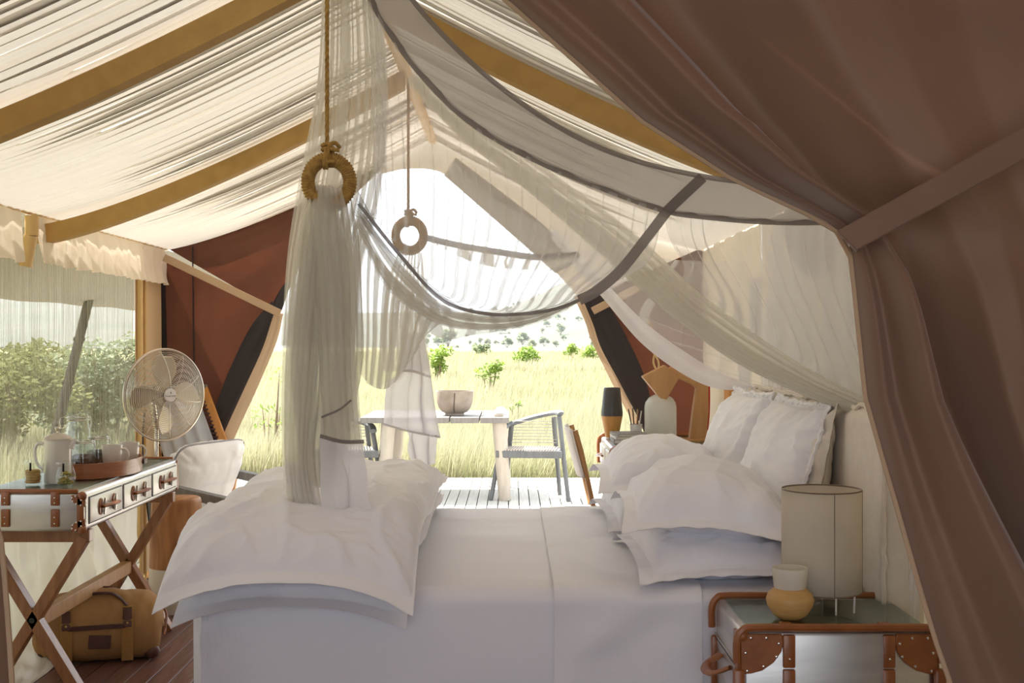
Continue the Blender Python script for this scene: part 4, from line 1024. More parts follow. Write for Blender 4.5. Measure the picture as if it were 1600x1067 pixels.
def grille(name, sgn):
    mb = MB()
    for k in range(21):
        r = lerp(.05, FR * .972, k / 20); z = sgn * (.055 * (1 - (r / FR) ** 2.2))
        mb.tube([P3(r * math.cos(a), r * math.sin(a), z) for a in np.linspace(0, 2 * PI, 57)[:-1]], .0019, 4, closed=True)
    for k in range(10):
        a = 2 * PI * k / 10 + .2
        mb.tube([P3(r * math.cos(a + (r / FR) * .25), r * math.sin(a + (r / FR) * .25), sgn * (.057 * (1 - (r / FR) ** 2.2))) for r in np.linspace(.035, FR, 9)], .0022, 4)
    return mb.build(name, M_wire, fn, sharp=0)
grille('front_grille', 1); grille('rear_grille', -1)
MB().tube([P3(FR * math.cos(a), FR * math.sin(a), 0) for a in np.linspace(0, 2 * PI, 73)[:-1]], .0062, 8, closed=True).build('rim', M_wire, fn)
M_blade = mat('brushed_nickel_blade', (.66, .56, .44), .35, .85)
for k in range(4):
    a0 = PI / 2 + k * PI / 2 + .02
    A = np.zeros((13, 9, 3))
    for i in range(13):
        r = lerp(.03, .215, i / 12); w = .5 * (.30 + .62 * math.sin(PI * min(1, (i / 12) * .82 + .10)) ** .8) * (1 - .35 * (i / 12) ** 8)
        for j in range(9):
            v = j / 8 - .5; a = a0 + v * w * 2.0 * (.6 if i < 2 else 1)
            A[i, j] = P3(r * math.cos(a) , r * math.sin(a), v * .045 * -1)
    MB().grid(A).build('blade', M_blade, fn, sharp=0, solid=.002)
MB().lathe([(.0, .062), (.034, .062), (.037, .058), (.037, .050)], n=28, R=R, c=fc).build('badge', M_badge, fn)
tx = bpy.data.curves.new('badge_lettering', 'FONT'); tx.body = 'Russell Hobbs'; tx.size = .0115; tx.align_x = 'CENTER'; tx.align_y = 'CENTER'; tx.extrude = .0003
to = bpy.data.objects.new('badge_lettering', tx); COL.objects.link(to)
bpy.context.view_layer.update(); dg = bpy.context.evaluated_depsgraph_get()
tm = bpy.data.meshes.new_from_object(to.evaluated_get(dg)); bpy.data.objects.remove(to); tm.materials.clear(); tm.materials.append(M_ink)
to = bpy.data.objects.new('badge_lettering', tm); COL.objects.link(to); to.parent = fn
to.matrix_local = Matrix.Translation(P3(0, -.004, .0632)) @ R.to_4x4()
MB().box(P3(0, .013, .0625), (.006, .009, .001), R).build('badge_emblem', M_ink, fn)
MB().tube(catmull([fc + Vector((-.14, .10, -.10)), fc + Vector((-.15, .10, -.25)), fc + Vector((-.14, .10, -.5)), Vector((-.02, .10, .02))], 24), .0045, 6).build('cable', M_black, fn)

# ------------------------------------------------------------------ drum stool
sl = thing('drum_stool', 'tapered mango wood drum stool with white dipped base', 'stool', (-1.815, 6.58, 0))
MB().lathe([(.143, .235), (.139, .40), (.131, .585), (.126, .602), (.118, .608), (0, .609)], n=48).build('wooden_body', M_stool, sl)
MB().lathe([(0, 0), (.140, 0), (.147, .01), (.1435, .2345), (.143, .236)], n=48).build('white_base', M_stoolw, sl)

# ------------------------------------------------------------------ armchair by the opening
ac = thing('armchair', 'low lounge armchair with ivory cushions and grey wooden arms', 'armchair', (-1.60, 7.13, 0), math.radians(-22))
for sy in (-1, 1):
    y = sy * .37
    MB().add(*(lambda pts: ([(x, y + d, z) for d in (-.03, .03) for x, z in pts], [tuple(range(len(pts))), tuple(range(2 * len(pts) - 1, len(pts) - 1, -1))] + [(i, (i + 1) % len(pts), len(pts) + (i + 1) % len(pts), len(pts) + i) for i in range(len(pts))]))(
        [(-.36, .665), (.27, .575), (.315, .555), (.335, .51), (.335, .0), (.275, .0), (.270, .49), (.25, .520), (-.36, .615)])).build('arm', M_gwood, ac, bevel=.005)
    MB().bar((-.34, y, .63), (-.22, y, 0), .05, .05, up=(1, 0, 0)).build('back_leg', M_gwood, ac, bevel=.004)
    MB().bar((-.30, y * .93, .30), (.30, y * .93, .33), .03, .06).build('side_rail', M_gwood, ac, bevel=.004)
MB().box((.27, 0, .305), (.04, .58, .085)).build('front_rail', M_orange, ac, bevel=.004)
def soft(L, W, H, seed, R, c, fl=.004, power=5): 
    def d(p): return R @ p + Vector(c)
    return pillow(L, W, H, fl, seed, 40, 40, .01, .010, d, power, 0, None, 7)
I3 = Matrix.Identity(3)
sc_ = soft(.60, .57, .15, 3, Matrix.Rotation(-.04, 3, 'Y'), (.02, 0, .415)).build('seat_cushion', M_cush, ac, sharp=0)
Rb = Matrix.Rotation(math.radians(-68), 3, 'Y')
bc = soft(.50, .68, .20, 7, Rb, (-.265, 0, .625), power=3.2).build('back_cushion', M_cush, ac, sharp=0)
def rim_pts(L, W, R, c, off=0):
    out = []
    for k in range(80):
        a = 2 * PI * k / 80; ca, sa = math.cos(a), math.sin(a); m = (abs(ca) ** 7 + abs(sa) ** 7) ** (-1 / 7)
        out.append(R @ Vector((L / 2 * ca * m, W / 2 * sa * m, off)) + Vector(c))
    return out
MB().tube(rim_pts(.495, .675, Rb, (-.265, 0, .625), .0), .006, 6, closed=True).build('piping', M_pipe, bc)

# second chair folded behind: slatted wooden back with a pale cloth over it
dc = thing('deck_chair', 'slatted orange-wood deck chair with pale blue cloth over its back', 'chair', (-1.98, 7.62, 0))
def onback(u, v):   # u across 0..1 (left to right), v up 0..1
    p = at(lerp(236, 345, u), 680, 7.62); q = at(lerp(214, 318, u), 606, 7.66); r = p + (q - p) * (v * 1.0)
    return r
for u0 in (0, 1):
    MB().bar(onback(u0, -.9), onback(u0, 1.0), .050, .03, up=(0, 1, 0)).build('stile', M_orange, dc, bevel=.003, w=True)
MB().bar(onback(.80, .98), onback(1.05, .98), .03, .055).build('head_rail', M_gwood, dc, bevel=.004, w=True)
MB().bar(onback(0, .98), onback(.80, .98), .03, .055).build('head_rail', M_gwood, dc, bevel=.004, w=True)
for k in range(14):
    MB().bar(onback(.0, lerp(-.2, .88, k / 13)) + Vector((0, -.012, 0)), onback(.965, lerp(-.2, .88, k / 13)) + Vector((0, -.012, 0)), .012, .012).build('slat', M_dleather, dc, w=True)
A = np.zeros((31, 25, 3))
for i in range(31):
    for j in range(25):
        u, v = i / 30, j / 24; p = onback(lerp(.12, .90, u), lerp(1.05, -.9, v))
        A[i, j] = p + Vector((0, -.035 - .012 * math.sin(u * 26 + v), .0))
MB().grid(A).build('draped_cloth', M_towel, dc, sharp=0, w=True)
for u0 in (0, 1): MB().bar(onback(u0, -.85) + Vector((0, -.02, 0)), Vector((onback(u0, 0).x + .02, 7.46, .0)), .04, .03, up=(1, 0, 0)).build('leg', M_orange, dc, w=True)

# ------------------------------------------------------------------ duffel bag under the desk
bag = thing('duffel_bag', 'khaki canvas duffel bag with dark leather trim under the desk', 'bag', (-1.90, 5.58, .0), math.radians(17))
BL, BW, BH = .58, .28, .29
A = np.zeros((49, 41, 3))
for i in range(49):
    u = i / 48 * 2 - 1
    for j in range(41):
        a = 2 * PI * j / 40
        pw = .62
        ca, sa = math.cos(a), math.sin(a)
        cy = math.copysign(abs(ca) ** pw, ca); cz = math.copysign(abs(sa) ** pw, sa)
        endk = (1 - abs(u) ** 14) ** .5 if abs(u) < 1 else 0
        endk = .0 + endk
        topn = 1 - .45 * max(0, cz) ** 2
        y = BW / 2 * cy * topn * (.9 + .1 * endk) * max(endk, .02); z = BH / 2 * cz * max(endk, .02) * (1 + .03 * nz(u * 3, 1)) + BH / 2
        if cz > .3: z += .03 * (1 - u * u) * (cz - .3) - .02 * abs(u) ** 3
        w = .010 * nz(u * 4, a * 1.4, 3) + .006 * nz(u * 11, a * 2.5, 5) + .008 * math.sin(u * 30 + a * 3) * abs(u) ** 3
        A[i, j] = (BL / 2 * u * (1 + .02 * cz), y + w * cy * endk, max(.004, z + w * .6 * endk))
bb = MB().grid(A).build('canvas_body', M_canvas, bag, sharp=0)
for sx in (-1, 1):
    MB().rbox((sx * .130, -BW / 2 - .002, .105), (.052, .010, .185), .004, n=2).build('webbing', M_canvas2, bag)
    MB().rbox((sx * .130, -BW / 2 + .004, .205), (.038, .014, .085), .006, n=2, rot=Matrix.Rotation(-.30, 3, 'X')).build('leather_tab', M_dleather, bag)
    MB().ball((sx * .130, -BW / 2 - .006, .182), .007, 10, 6).build('stud', M_brass, bag)
    MB().tube([(sx * .130 - .02, -.10, .245), (sx * .130 + .02, -.10, .245)], .006, 8).build('buckle', M_brass, bag)
MB().box((0, -BW / 2 - .004, .170), (.245, .008, .020)).build('flap_trim', M_dleather, bag, bevel=.002)
MB().rbox((.012, -BW / 2 - .004, .104), (.095, .006, .062), .002, n=1, rot=Matrix.Rotation(.06, 3, 'Y')).build('leather_patch', M_dleather, bag)
for ys in (-.075, .06):
    MB().tube(catmull([(-.130, ys - .02, .25), (-.095, ys, .285), (-.05, ys + .01, .305), (.05, ys + .01, .305), (.095, ys, .285), (.130, ys - .02, .25)], 30), .010, 8, sq=.6).build('handle', M_dleather, bag)
for sx in (-1, 1):
    MB().ball((sx * .235, -BW / 2 + .042, .036), .042, 14, 9, (.9, .75, .8)).build('corner_patch', M_dleather, bag)
MB().tube(catmull([(.282, .0, .225), (.302, .01, .18), (.298, .0, .12), (.29, -.02, .09)], 14), .006, 6).build('zip_pull', M_leather, bag)

# ------------------------------------------------------------------ writing desk beyond the bed
WX0, WX1, WY0, WY1, WZ0, WZ1 = .545, 1.165, 6.55, 7.45, .69, .868
wd = thing('writing_desk', 'trunk writing desk with brown leather edging beyond the pillows', 'desk', ((WX0 + WX1) / 2, 7.0, 0))
wxc = (WX0 + WX1) / 2
MB().rbox((wxc, 7.0, (WZ0 + WZ1) / 2), (WX1 - WX0, WY1 - WY0, WZ1 - WZ0), .014, n=3).build('body', M_alu, wd, w=True)
MB().box((wxc, 7.0, WZ1 + .003), (WX1 - WX0 - .06, WY1 - WY0 - .03, .006)).build('glass_top', M_pane, wd, bevel=.001, w=True)
for y in (WY0, WY1):
    MB().tube(catmull([(WX0 - .01, y, WZ0 + .02), (WX0 - .012, y, WZ1 - .03), (WX0 + .01, y, WZ1 + .006), (WX0 + .05, y, WZ1 + .01), (wxc, y, WZ1 + .01), (WX1, y, WZ1 + .01)], 30), .014, 8).build('edge_binding', M_leather, wd, w=True)
for k in range(2):
    yc = lerp(WY0, WY1, .27 + .46 * k)
    d = MB().rbox((WX0 - .004, yc, (WZ0 + WZ1) / 2), (.012, .37, .11), .003, n=2).build('drawer', M_face, wd, w=True)
    MB().tube(catmull([(WX0 - .01, yc - .08, .78), (WX0 - .035, yc, .775), (WX0 - .01, yc + .08, .78)], 16), .018, 8, sq=.35).build('pull', M_leather, d)
c = corner_cap(wd, WX0 - .001, WY0 - .002, WZ0 + .01, 1, 1, 1, .09, 'x-', 'y-', .6); c.matrix_parent_inverse = Matrix.Translation(-wd.location)
c = corner_cap(wd, WX0 - .001, WY0 - .002, WZ1 - .01, 1, 1, -1, .07, 'x-', 'y-', .6); c.matrix_parent_inverse = Matrix.Translation(-wd.location)
for x in (WX0 + .03, WX1 - .03):
    for y in (WY0 + .03, WY1 - .03): MB().box((x, y, WZ0 / 2), (.045, .045, WZ0)).build('leg', M_leather, wd, bevel=.004, w=True)
WT = WZ1 + .006
v = thing('two_tone_vase', 'tapered vase, dark grey above and caramel wood below, on writing desk', 'vase', (.600, 7.30, WT))
MB().lathe([(0, 0), (.038, 0), (.040, .004), (.064, .130)], n=32).build('wooden_base', M_vtan, v)
MB().lathe([(.065, .130), (.065, .150), (.050, .292), (.046, .300), (0, .301)], n=32).build('ceramic_top', M_vdark, v)
for k, (dz, sz, m_) in enumerate(((0, (.20, .27, .022), M_book), (.0225, (.19, .25, .016), M_book2), (.039, (.18, .24, .014), M_book))):
    bk = thing('book', ['grey book at the bottom of the stack on the writing desk', 'pale book in the middle of the stack on the writing desk', 'grey book on top of the stack on the writing desk'][k], 'book', (.675, 6.98, WT + dz), .06 * k, 'books on the writing desk')
    MB().box((0, 0, sz[2] / 2), (sz[0] - .006, sz[1] - .006, sz[2] - .004)).build('pages', M_paper, bk)
    MB().box((0, 0, .001), (sz[0], sz[1], .002)).box((0, 0, sz[2] - .001), (sz[0], sz[1], .002)).box((-sz[0] / 2, 0, sz[2] / 2), (.002, sz[1], sz[2])).build('cover', m_, bk)
pc = thing('pencil_cup', 'small white tapered pencil cup on the writing desk', 'cup', (.742, 7.28, WT))
MB().lathe([(0, 0), (.030, 0), (.038, .082), (.036, .082), (.029, .004), (0, .004)], n=24).build('cup', M_cup, pc)
for k, (dx, dy, h, m_) in enumerate(((-.045, .0, .165, M_black), (-.018, .02, .17, M_dleather), (.008, -.01, .165, M_lwood), (.034, .01, .155, M_badge), (.02, .02, .16, M_dleather))):
    p = MB().tube([(dx * .3, dy * .3, 0), (dx, dy, h)], .004, 6).build('pencil', m_, None)
    p.location = (.742, 7.28, WT + .006)
    tag(p, ['black pencil leaning furthest left in the white cup', 'dark brown pencil standing in the white cup', 'wooden pencil standing upright in the white cup', 'pale pencil leaning furthest right in the white cup', 'dark brown pencil at the back of the white cup'][k], 'pencil', 'pencils in the white cup')

tl = thing('table_lamp', 'wooden arched table lamp with kite-shaped head and milky glass bell', 'lamp', (.99, 7.10, WT))
YL = 7.10; off = Vector((.99, YL, WT))
def flat(poly, th, name, m_, dy=0):
    P = [at(px, py, YL) - off for px, py in poly]
    n = len(P); mb = MB()
    mb.add([(p.x, p.y - th / 2 + dy, p.z) for p in P] + [(p.x, p.y + th / 2 + dy, p.z) for p in P], [tuple(range(n))[::-1], tuple(range(n, 2 * n))] + [(i, (i + 1) % n, n + (i + 1) % n, n + i) for i in range(n)])
    return mb.build(name, m_, tl, bevel=.004)
flat([(1040, 578), (1058, 566), (1070, 568), (1098, 582), (1105, 592), (1106, 640), (1102, 690), (1076, 690), (1082, 640), (1087, 606), (1080, 600), (1060, 592)], .075, 'arm', M_lwood)
flat([(1002, 588), (1037, 570), (1059, 590), (1036, 629)], .10, 'head', M_lwood, -.02)
flat([(1060, 686), (1104, 684), (1106, 697), (1060, 697)], .14, 'base', M_lwood)
gc = at(1032, 690, YL) - off; 
MB().lathe([(.088, .0), (.093, .01), (.093, .190), (.088, .218), (.070, .245), (.040, .262), (.016, .272), (.012, .30)], n=40, c=(gc.x, gc.y, .002)).build('glass_bell', M_bell, tl)
MB().tube([Vector(p) for p in catmull([at(1045, 578, YL) - off, at(1054, 566, YL) - off, at(1070, 564, YL) - off, at(1098, 578, YL) - off, at(1107, 592, YL) - off, at(1108, 640, YL) - off, at(1104, 684, YL) - off], 40)], .0055, 6).build('cable', M_red, tl)
rc = thing('raffia_cord', 'twisted raffia cord hanging above the wooden lamp head', 'cord', at(1026, 575, YL - .12))
for k in range(2):
    C = [at(lerp(1012, 1027, t) + 4 * math.sin(t * 9 + k * 3), lerp(500, 576, t), YL - .12) - rc.location for t in np.linspace(0, 1, 30)]
    MB().tube(C, .006, 6).build('strand', M_raffia, rc)
# canvas-backed folding chair at the writing desk
fc2 = thing('folding_chair', 'folding wooden chair with white canvas back at the writing desk', 'chair', (.40, 6.95, 0))
def ch(px, py, dy=0): return at(px, py, 6.95 + dy)
for dy in (-.22, .22):
    P = [(894, 668), (903, 700), (912, 740), (922, 785), (932, 850), (938, 905)]
    MB().tube([ch(*p) + Vector((.006, dy, 0)) for p in P], .014, 8).build('back_post', M_lwood, fc2, w=True)
    MB().bar(Vector((.38, 6.95 + dy, .46)), Vector((.53 - .02, 6.95 + dy, .0)), .025, .03, up=(0, 1, 0)).build('leg', M_lwood, fc2, w=True)
A = np.zeros((13, 15, 3))
for i in range(13):
    for j in range(15):
        u = i / 12 * 2 - 1; C = catmull([tuple(at(893, 666, 6.95)), tuple(at(900, 695, 6.95)), tuple(at(912, 740, 6.95))], 14)[j]
        A[i, j] = (C[0] - .012 - .045 * (1 - u * u) * .6, 6.95 + u * .235, C[2])
MB().grid(A).build('canvas_back', M_cush, fc2, sharp=0, solid=.010, w=True)
MB().rbox((.52 - .08, 6.95, .475), (.30, .44, .025), .008, n=2).build('seat', M_cush, fc2, w=True)
# small framed pictures on the right wall
for k, (y, z) in enumerate(((6.30, 1.17), (6.02, 1.62), (5.62, 1.50))):
    pf = thing('framed_picture', ['small pale framed picture low on the wall by the pine post', 'pale framed picture high on the wall behind the netting', 'pale framed picture on the wall behind the netting, nearer the bed'][k], 'picture', (XR - .005, y, z), 0, 'pictures on the right wall')
    MB().box((0, 0, 0), (.015, .24, .30)).build('frame', M_cup, pf, bevel=.002)
    MB().box((-.008, 0, 0), (.004, .16, .21)).build('print', M_book2, pf)

# ------------------------------------------------------------------ terrace furniture
tt = thing('terrace_table', 'grey plank table with thick pale round legs on the deck', 'table', (-.62, 11.6, 0))
x = -.022; k = 0
while x > -1.25:
    w_ = .272
    MB().box((x - w_ / 2, 11.6, .735), (w_ - .012, 1.16, .052)).build('plank', M_gwood, tt, bevel=.004, w=True); x -= w_
for xx, sx in ((-.115, 1), (-1.13, -1)):
    for yy, sy in ((11.12, -1), (12.08, 1)):
        MB().tube([(xx, yy, .709), (xx + sx * .05, yy + sy * .03, 0)], [.066, .058], 20).build('leg', M_tleg, tt, w=True)
bw_ = thing('wooden_bowl', 'large worn wooden bowl with dark crack on the terrace table', 'bowl', (-.535, 11.35, .761))
MB().lathe([(0, .0), (.085, .0), (.09, .004), (.088, .022), (.12, .036), (.150, .075), (.168, .13), (.174, .205), (.176, .228), (.164, .228), (.160, .19), (.140, .09), (.10, .05), (0, .04)], n=44).build('bowl', M_bowl, bw_)
MB().tube([(.008, -.178, .215), (.004, -.174, .13), (-.002, -.156, .075), (.004, -.126, .037)], .0035, 5).build('crack', M_crack, bw_)
for k, (px, py, Y, r) in enumerate(((779, 653, 11.15, .045), (783, 645, 11.42, .055))):
    p = at(px, py, Y); t = thing('salt_cellar', ['small pale round salt cellar at the table corner', 'larger white round salt cellar behind the small one'][k], 'salt cellar', (p.x, Y, .761))
    MB().lathe([(0, 0), (r * .95, 0), (r, .008), (r, .03), (r * .95, .034), (0, .034)], n=22).build('dish', M_tleg if k == 0 else M_cup, t)
    MB().lathe([(r * .92, .034), (r * .9, .046), (r * .68, .064), (r * .35, .074), (0, .077)], n=22).build('lid', M_cup, t)
def terrace_chair(label, loc, rz, flip):
    t = thing('terrace_chair', label, 'chair', loc, rz, 'chairs at the terrace table')
    f = flip
    rail = catmull([(-.25 * f, -.17, .63), (-.245 * f, .05, .655), (-.21 * f, .19, .67), (0, .235, .735), (.20 * f, .20, .78), (.27 * f, .06, .785), (.275 * f, -.06, .78)], 40)
    MB().tube([Vector(p) for p in rail], .034, 8, sq=.6).build('top_rail', M_greyp, t)
    legs = (((-.245 * f, -.10, .635), (-.35 * f, -.20, 0)), ((-.20 * f, .18, .66), (-.27 * f, .27, 0)), ((.20 * f, .18, .74), (.25 * f, .27, 0)), ((.265 * f, -.06, .76), (.36 * f, -.20, 0)))
    for a, b in legs: MB().tube([a, b], [.024, .021], 10).build('leg', M_greyp, t)
    MB().box((0, -.21, .425), (.60, .04, .065)).build('seat_rail', M_greyp, t, bevel=.006)
    MB().box((0, .19, .425), (.50, .04, .065)).build('seat_rail', M_greyp, t, bevel=.006)
    for s_ in (-1, 1): MB().box((s_ * .255, -.01, .425), (.04, .42, .065)).build('seat_rail', M_greyp, t, bevel=.006)
    for k in range(20): MB().box((lerp(-.235, .235, k / 19), -.01, .462), (.014, .43, .010)).build('seat_cord', M_tleg, t)
    for k in range(8):
        z = lerp(.50, .70, k / 7)
        MB().tube([(-.225 * f, .185, z), (0, .20, z), (.225 * f, .185, z)], .0035, 5).build('back_cord', M_cordg, t)
    return t
terrace_chair('slate grey corded armchair at the right end of the terrace table', (.175, 11.25, 0), math.radians(-6), 1)
terrace_chair('slate grey corded armchair at the left of the table behind the net', (-1.54, 11.25, 0), math.radians(8), -1)

# ------------------------------------------------------------------ outdoors
GZ = -.45
gr = MB()
A = np.zeros((61, 81, 3))
ys = np.concatenate([np.linspace(-6, 60, 41), np.linspace(64, 420, 40)])
for i in range(61):
    for j in range(81):
        y = ys[j]; x = (i / 60 - .5) * (60 + y * 1.7)
        A[i, j] = (x, y, GZ - .35 * (abs(x) < 4.5 and y < 13.2) + .0 + .06 * nz(x * .3, y * .3))
g = gr.grid(A).build('ground', M_ground, None, sharp=0); g['kind'] = 'structure'; g['label'] = 'golden savanna ground beyond the deck'
# hills
A = np.zeros((81, 31, 3))
for i in range(81):
    for j in range(31):
        y = 330 + 520 * j / 30; x = (i / 80 - .5) * y * 1.9
        h = smooth(j / 26) * (13 + 22 * smooth((x / y + .03) / .13) + 10 * smooth((-x / y - .2) / .15)) * (y / 500) + 1.2 * nz(x * .01, y * .01)
        A[i, j] = (x, y, GZ - .3 + h)
def hill_z(x, y):
    j = (y - 330) / 520 * 30
    return GZ - .3 + smooth(j / 26) * (13 + 22 * smooth((x / y + .03) / .13) + 10 * smooth((-x / y - .2) / .15)) * (y / 500) + 1.2 * nz(x * .01, y * .01)
g = MB().grid(A).build('hills', M_hill, None, sharp=0); g['kind'] = 'structure'; g['label'] = 'pale dry hills on the horizon'

# tall grass: one mass of blades, sized up with distance
def grass(name, label, wedges, n, mt):
    V = []; Fc = []; Cc = []
    rng = np.random.RandomState(11)
    P = []
    for (a0, a1, y0, y1, cnt, hh, ww) in wedges:
        y = y0 + (y1 - y0) * rng.rand(cnt) ** 1.6; x = y * (a0 + (a1 - a0) * rng.rand(cnt))
        ok = ~((x > dx0 - .1) & (x < dx1 + .1) & (y < dy1 + .12)) & ~((x > -3.0) & (x < 1.6) & (y < 8.5))
        x, y = x[ok], y[ok]; m = len(x)
        cl = np.array([nz(a * .35, b * .35, 2) for a, b in zip(x, y)]); far = np.clip(y / 13, 1, 6)
        h = hh * (.65 + .6 * rng.rand(m)) * (1 + .45 * cl); w = ww * far * (.6 + .8 * rng.rand(m))
        P.append(np.stack([x, y, h, w, cl], -1))
    P = np.vstack(P); m = len(P)
    x, y, h, w, cl = P.T
    az = rng.rand(m) * 2 * PI; ln = rng.rand(m) * .35 * h; lean = np.stack([np.cos(az), np.sin(az) * .6], -1) * ln[:, None] + np.array([.10, 0]) * h[:, None]
    yaw_ = rng.rand(m) * PI - PI / 2; wx, wy = np.cos(yaw_) * w, np.sin(yaw_) * w * .5
    z0 = np.full(m, GZ - .02)
    v0 = np.stack([x - wx, y - wy, z0], -1); v1 = np.stack([x + wx, y + wy, z0], -1)
    mx, my = x + lean[:, 0] * .35, y + lean[:, 1] * .35
    v2 = np.stack([mx + wx * .7, my + wy * .7, z0 + h * .6], -1); v3 = np.stack([mx - wx * .7, my - wy * .7, z0 + h * .6], -1)
    v4 = np.stack([x + lean[:, 0], y + lean[:, 1], z0 + h], -1)
    V = np.stack([v0, v1, v2, v3, v4], 1).reshape(-1, 3)
    me = bpy.data.meshes.new(name)
    me.vertices.add(5 * m); me.vertices.foreach_set('co', V.astype(np.float32).ravel())
    base = np.arange(m) * 5
    loops = np.stack([base, base + 1, base + 2, base + 3, base + 3, base + 2, base + 4], -1).ravel()
    me.loops.add(7 * m); me.loops.foreach_set('vertex_index', loops.astype(np.int32))
    me.polygons.add(2 * m)
    st = np.stack([np.arange(m) * 7, np.arange(m) * 7 + 4], -1).ravel(); me.polygons.foreach_set('loop_start', st.astype(np.int32))
    # own colour of each blade: greener or drier plants, dry seed heads
    dry = np.clip(.5 + .8 * cl + .35 * rng.randn(m), 0, 1)[:, None]
    green = np.array([.255, .285, .10]); straw = np.array([.44, .405, .25]); head = np.array([.57, .525, .39])
    root = green * (1 - dry) + straw * dry * .9; tip = root * .35 + head * .65
    C5 = np.stack([root, root, root * .7 + tip * .3, root * .7 + tip * .3, tip], 1).reshape(-1, 3)
    C4 = np.ones((5 * m, 4)); C4[:, :3] = C5
    at_ = me.attributes.new('blade_colour', 'FLOAT_COLOR', 'POINT'); at_.data.foreach_set('color', C4.astype(np.float32).ravel())
    me.update(); me.validate(); me.materials.append(mt)
    o = bpy.data.objects.new(name, me); COL.objects.link(o)
    return tag(o, label, 'grass', kind='stuff')
mg = bpy.data.materials.new('tall_grass'); mg.use_nodes = True
N = mg.node_tree.nodes; Lk = mg.node_tree.links; N.remove(N['Principled BSDF'])
ca = N.new('ShaderNodeAttribute'); ca.attribute_name = 'blade_colour'
df = N.new('ShaderNodeBsdfDiffuse'); tr_ = N.new('ShaderNodeBsdfTranslucent'); mx = N.new('ShaderNodeMixShader'); mx.inputs[0].default_value = .45
Lk.new(ca.outputs['Color'], df.inputs['Color']); Lk.new(ca.outputs['Color'], tr_.inputs['Color']); Lk.new(df.outputs[0], mx.inputs[1]); Lk.new(tr_.outputs[0], mx.inputs[2]); Lk.new(mx.outputs[0], N['Material Output'].inputs['Surface'])
grass('savanna_grass', 'tall golden-green savanna grass beyond the deck', [
    (-.30, .17, 13.0, 22, 70000, .78, .0055), (-.28, .16, 20, 60, 60000, .72, .0060), (-.28, .16, 55, 170, 45000, .75, .0075),
    (-.56, -.27, 8.0, 22, 40000, .72, .0065), (-.52, -.27, 20, 70, 30000, .75, .0075)], 0, mg)

def shrub_mesh(name, mt_leaf, r, h, n, leaf, stems, seed, lumps=6):
    rr = random.Random(seed); mb = MB(); cs = []
    for k in range(lumps):
        a = rr.uniform(0, 2 * PI); d = r * .6 * math.sqrt(rr.random()); cs.append((d * math.cos(a), d * math.sin(a), h * rr.uniform(.4, .85), r * rr.uniform(.35, .55)))
    vs = []; fs = []
    for k in range(n):
        c = rr.choice(cs)
        while True:
            p = Vector((rr.uniform(-1, 1), rr.uniform(-1, 1), rr.uniform(-1, 1)))
            if .15 < p.length < 1: break
        p = Vector((c[0], c[1], c[2])) + Vector((p.x * c[3], p.y * c[3], p.z * c[3] * .8))
        a = Vector((rr.uniform(-1, 1), rr.uniform(-1, 1), rr.uniform(-.6, .6))).normalized(); b = a.cross(Vector((rr.uniform(-1, 1), rr.uniform(-1, 1), 1))).normalized()
        L_ = leaf * rr.uniform(.6, 1.3); o = len(vs)
        vs += [p - a * L_, p + b * L_ * .45, p + a * L_, p - b * L_ * .45]; fs.append((o, o + 1, o + 2, o + 3))
    mb.add(vs, fs)
    sm = MB()
    for k in range(stems):
        c = cs[k % len(cs)]; sm.tube([(rr.uniform(-.03, .03) * r, rr.uniform(-.03, .03) * r, -.05 * h), (c[0] * .5, c[1] * .5, c[2] * .5), (c[0], c[1], c[2] + c[3] * .5)], [.018 * h + .004, .012 * h + .003, .004], 5)
    return mb, sm
def shrub(label, px, py, Y, r, h, n, leaf, mt_leaf, seed, group=None, z0=None, lumps=6, name='shrub', cat='shrub'):
    p = at(px, py, Y)
    t = thing(name, label, cat, (p.x, Y, GZ if z0 is None else z0), 0, group)
    f, s = shrub_mesh(name, mt_leaf, r, h, n, leaf, 6, seed, lumps)
    f.build('foliage', mt_leaf, t, sharp=0, recalc=False); s.build('stems', M_stem, t, sharp=0)
    return t
shrub('bright green leafy shrub standing in the middle of the grass', 765, 575, 34, .50, 1.50, 420, .065, M_leaf, 1, 'shrubs in the grass')
shrub('low leafy sapling half hidden in the grass above the chair', 806, 600, 19, .16, 1.30, 70, .04, M_leaf, 2, 'shrubs in the grass', lumps=3)
shrub('spreading flat-topped green bush on the grassland horizon', 826, 535, 70, 1.15, 1.55, 1100, .12, M_leaf, 3, 'shrubs in the grass', lumps=8)
shrub('pale green bush at the left of the view beside the net', 683, 540, 45, .70, 1.9, 600, .09, M_leaf, 4, 'shrubs in the grass')
shrub('grey-green bush far left on the horizon behind the net edge', 752, 540, 130, 1.2, 1.7, 400, .20, M_leaf2, 5, 'shrubs in the grass')
shrub('small green bush on the horizon right of the flat-topped bush', 892, 530, 100, .8, 1.9, 300, .16, M_leaf, 6, 'shrubs in the grass')
shrub('low wide green bush on the horizon against the right flap', 925, 530, 95, 1.1, 1.8, 400, .16, M_leaf, 7, 'shrubs in the grass')
shrub('leafy sapling with bare twigs at the left edge of the opening', 424, 600, 14.6, .34, 1.75, 170, .035, M_leaf, 8, 'shrubs in the grass', lumps=7)
shrub('large dark bush seen through the screened window by the jamb', 178, 540, 17, 1.25, 2.2, 5200, .06, M_leaf2, 9, 'bushes outside the screened window', lumps=10)
shrub('green bush seen through the screened window at the picture edge', 14, 560, 15, 1.1, 1.75, 4200, .055, M_leaf3, 10, 'bushes outside the screened window', lumps=9)
shrub('round bush seen through the screened window left of the leaning pole', 70, 548, 26, 1.5, 2.0, 4200, .08, M_leaf3, 12, 'bushes outside the screened window', lumps=9)
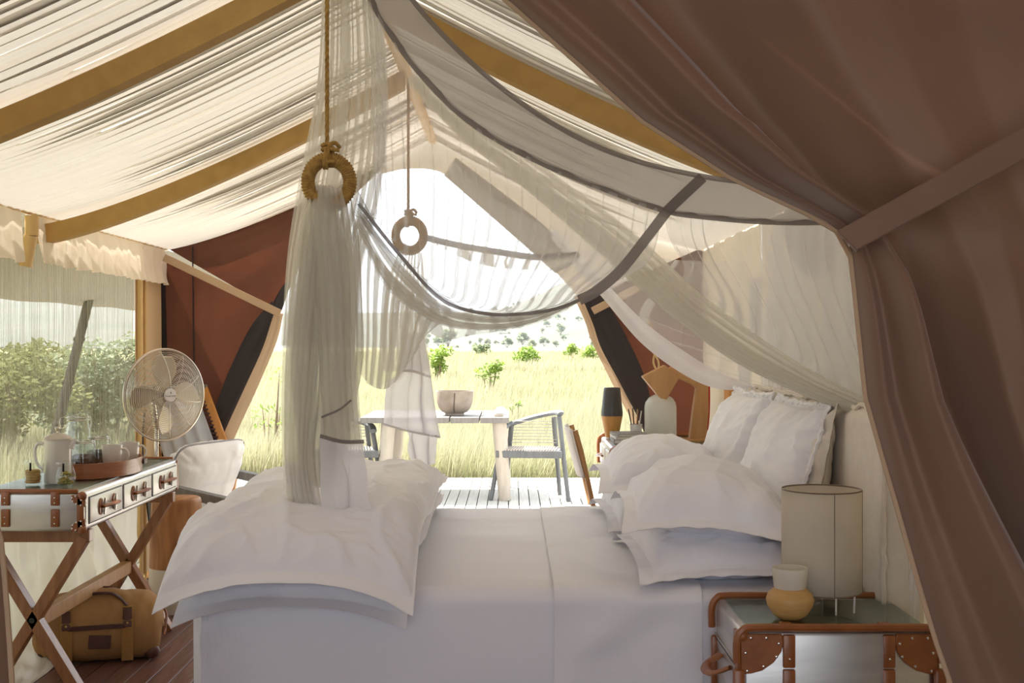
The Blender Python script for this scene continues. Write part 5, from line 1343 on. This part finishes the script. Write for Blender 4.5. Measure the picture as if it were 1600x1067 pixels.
# scattered trees on the far hillside
rr = random.Random(9); proto = None; placed = []
f, s = shrub_mesh('tree', M_leaf2, 2.4, 4.2, 420, .42, 4, 40, 6)
for k in range(90):
    for _ in range(60):
        px = rr.uniform(650, 965); Y = rr.uniform(345, 760); x = (px - CX) * Y / F
        if all((x - a) ** 2 + (Y - b) ** 2 > 90 for a, b in placed): break
    placed.append((x, Y))
    if proto is None:
        proto = thing('hillside_tree', 'small grey-green tree dotted on the pale far hillside', 'tree', (0, 0, 0), 0, 'trees on the far hillside')
        f.build('foliage', M_leaf2, proto, sharp=0, recalc=False); s.build('trunk', M_stem, proto, sharp=0); o = proto
    else: o = copy_tree(proto)
    sc_k = rr.uniform(.35, 1.1) * (1.5 if rr.random() < .12 else .8)
    o.location = (x, Y, hill_z(x, Y)); o.scale = (sc_k * rr.uniform(.8, 1.4), sc_k, sc_k); o.rotation_euler.z = rr.uniform(0, 6)
# awning and leaning pole outside the screened window
aw = MB()
aw.grid(np.array([[(XL - .05, y, EAVE + .02), (XL - .6, y, 1.90 + .02 * math.sin(y * 3)), (-3.42, y, 1.735 + .006 * math.sin(y * 5))] for y in np.linspace(2.5, 13.0, 40)]))
o = aw.build('window_awning', M_awn, None, sharp=0); tag(o, 'olive canvas awning stretched outside the screened window', 'awning')
p = thing('leaning_pole', 'dark leaning guy pole outside the screened window', 'pole', (-3.32, 8.1, GZ))
MB().tube([at(84, 690, 8.75), at(146, 440, 9.6)], .036, 10).build('pole', M_guy, p, w=True)
a_, b_ = at(84, 690, 8.75), at(146, 440, 9.6); d_ = (a_ - b_).normalized()
MB().tube([a_, a_ + d_ * ((a_.z - GZ) / -d_.z)], .036, 10).build('pole_foot', M_guy, p, w=True)
for k in (.1, .35, .62): MB().ball(a_.lerp(b_, k), .048, 8, 6, (1, 1, .6)).build('lashing', M_guy, p, w=True)

# thin dry-season haze over the distant plain
hz = MB().box((0, 560, 40), (1600, 760, 90)).build('haze', M_ground, None, sharp=0)
mh = bpy.data.materials.new('dry_haze'); mh.use_nodes = True; N = mh.node_tree.nodes; N.remove(N['Principled BSDF'])
vsn = N.new('ShaderNodeVolumeScatter'); vsn.inputs['Density'].default_value = .0004; vsn.inputs['Color'].default_value = (.93, .96, 1, 1); vsn.inputs['Anisotropy'].default_value = .2
mh.node_tree.links.new(vsn.outputs[0], N['Material Output'].inputs['Volume'])
hz.data.materials.clear(); hz.data.materials.append(mh)
tag(hz, 'pale dry-season haze hanging over the distant plain', 'haze', kind='stuff')
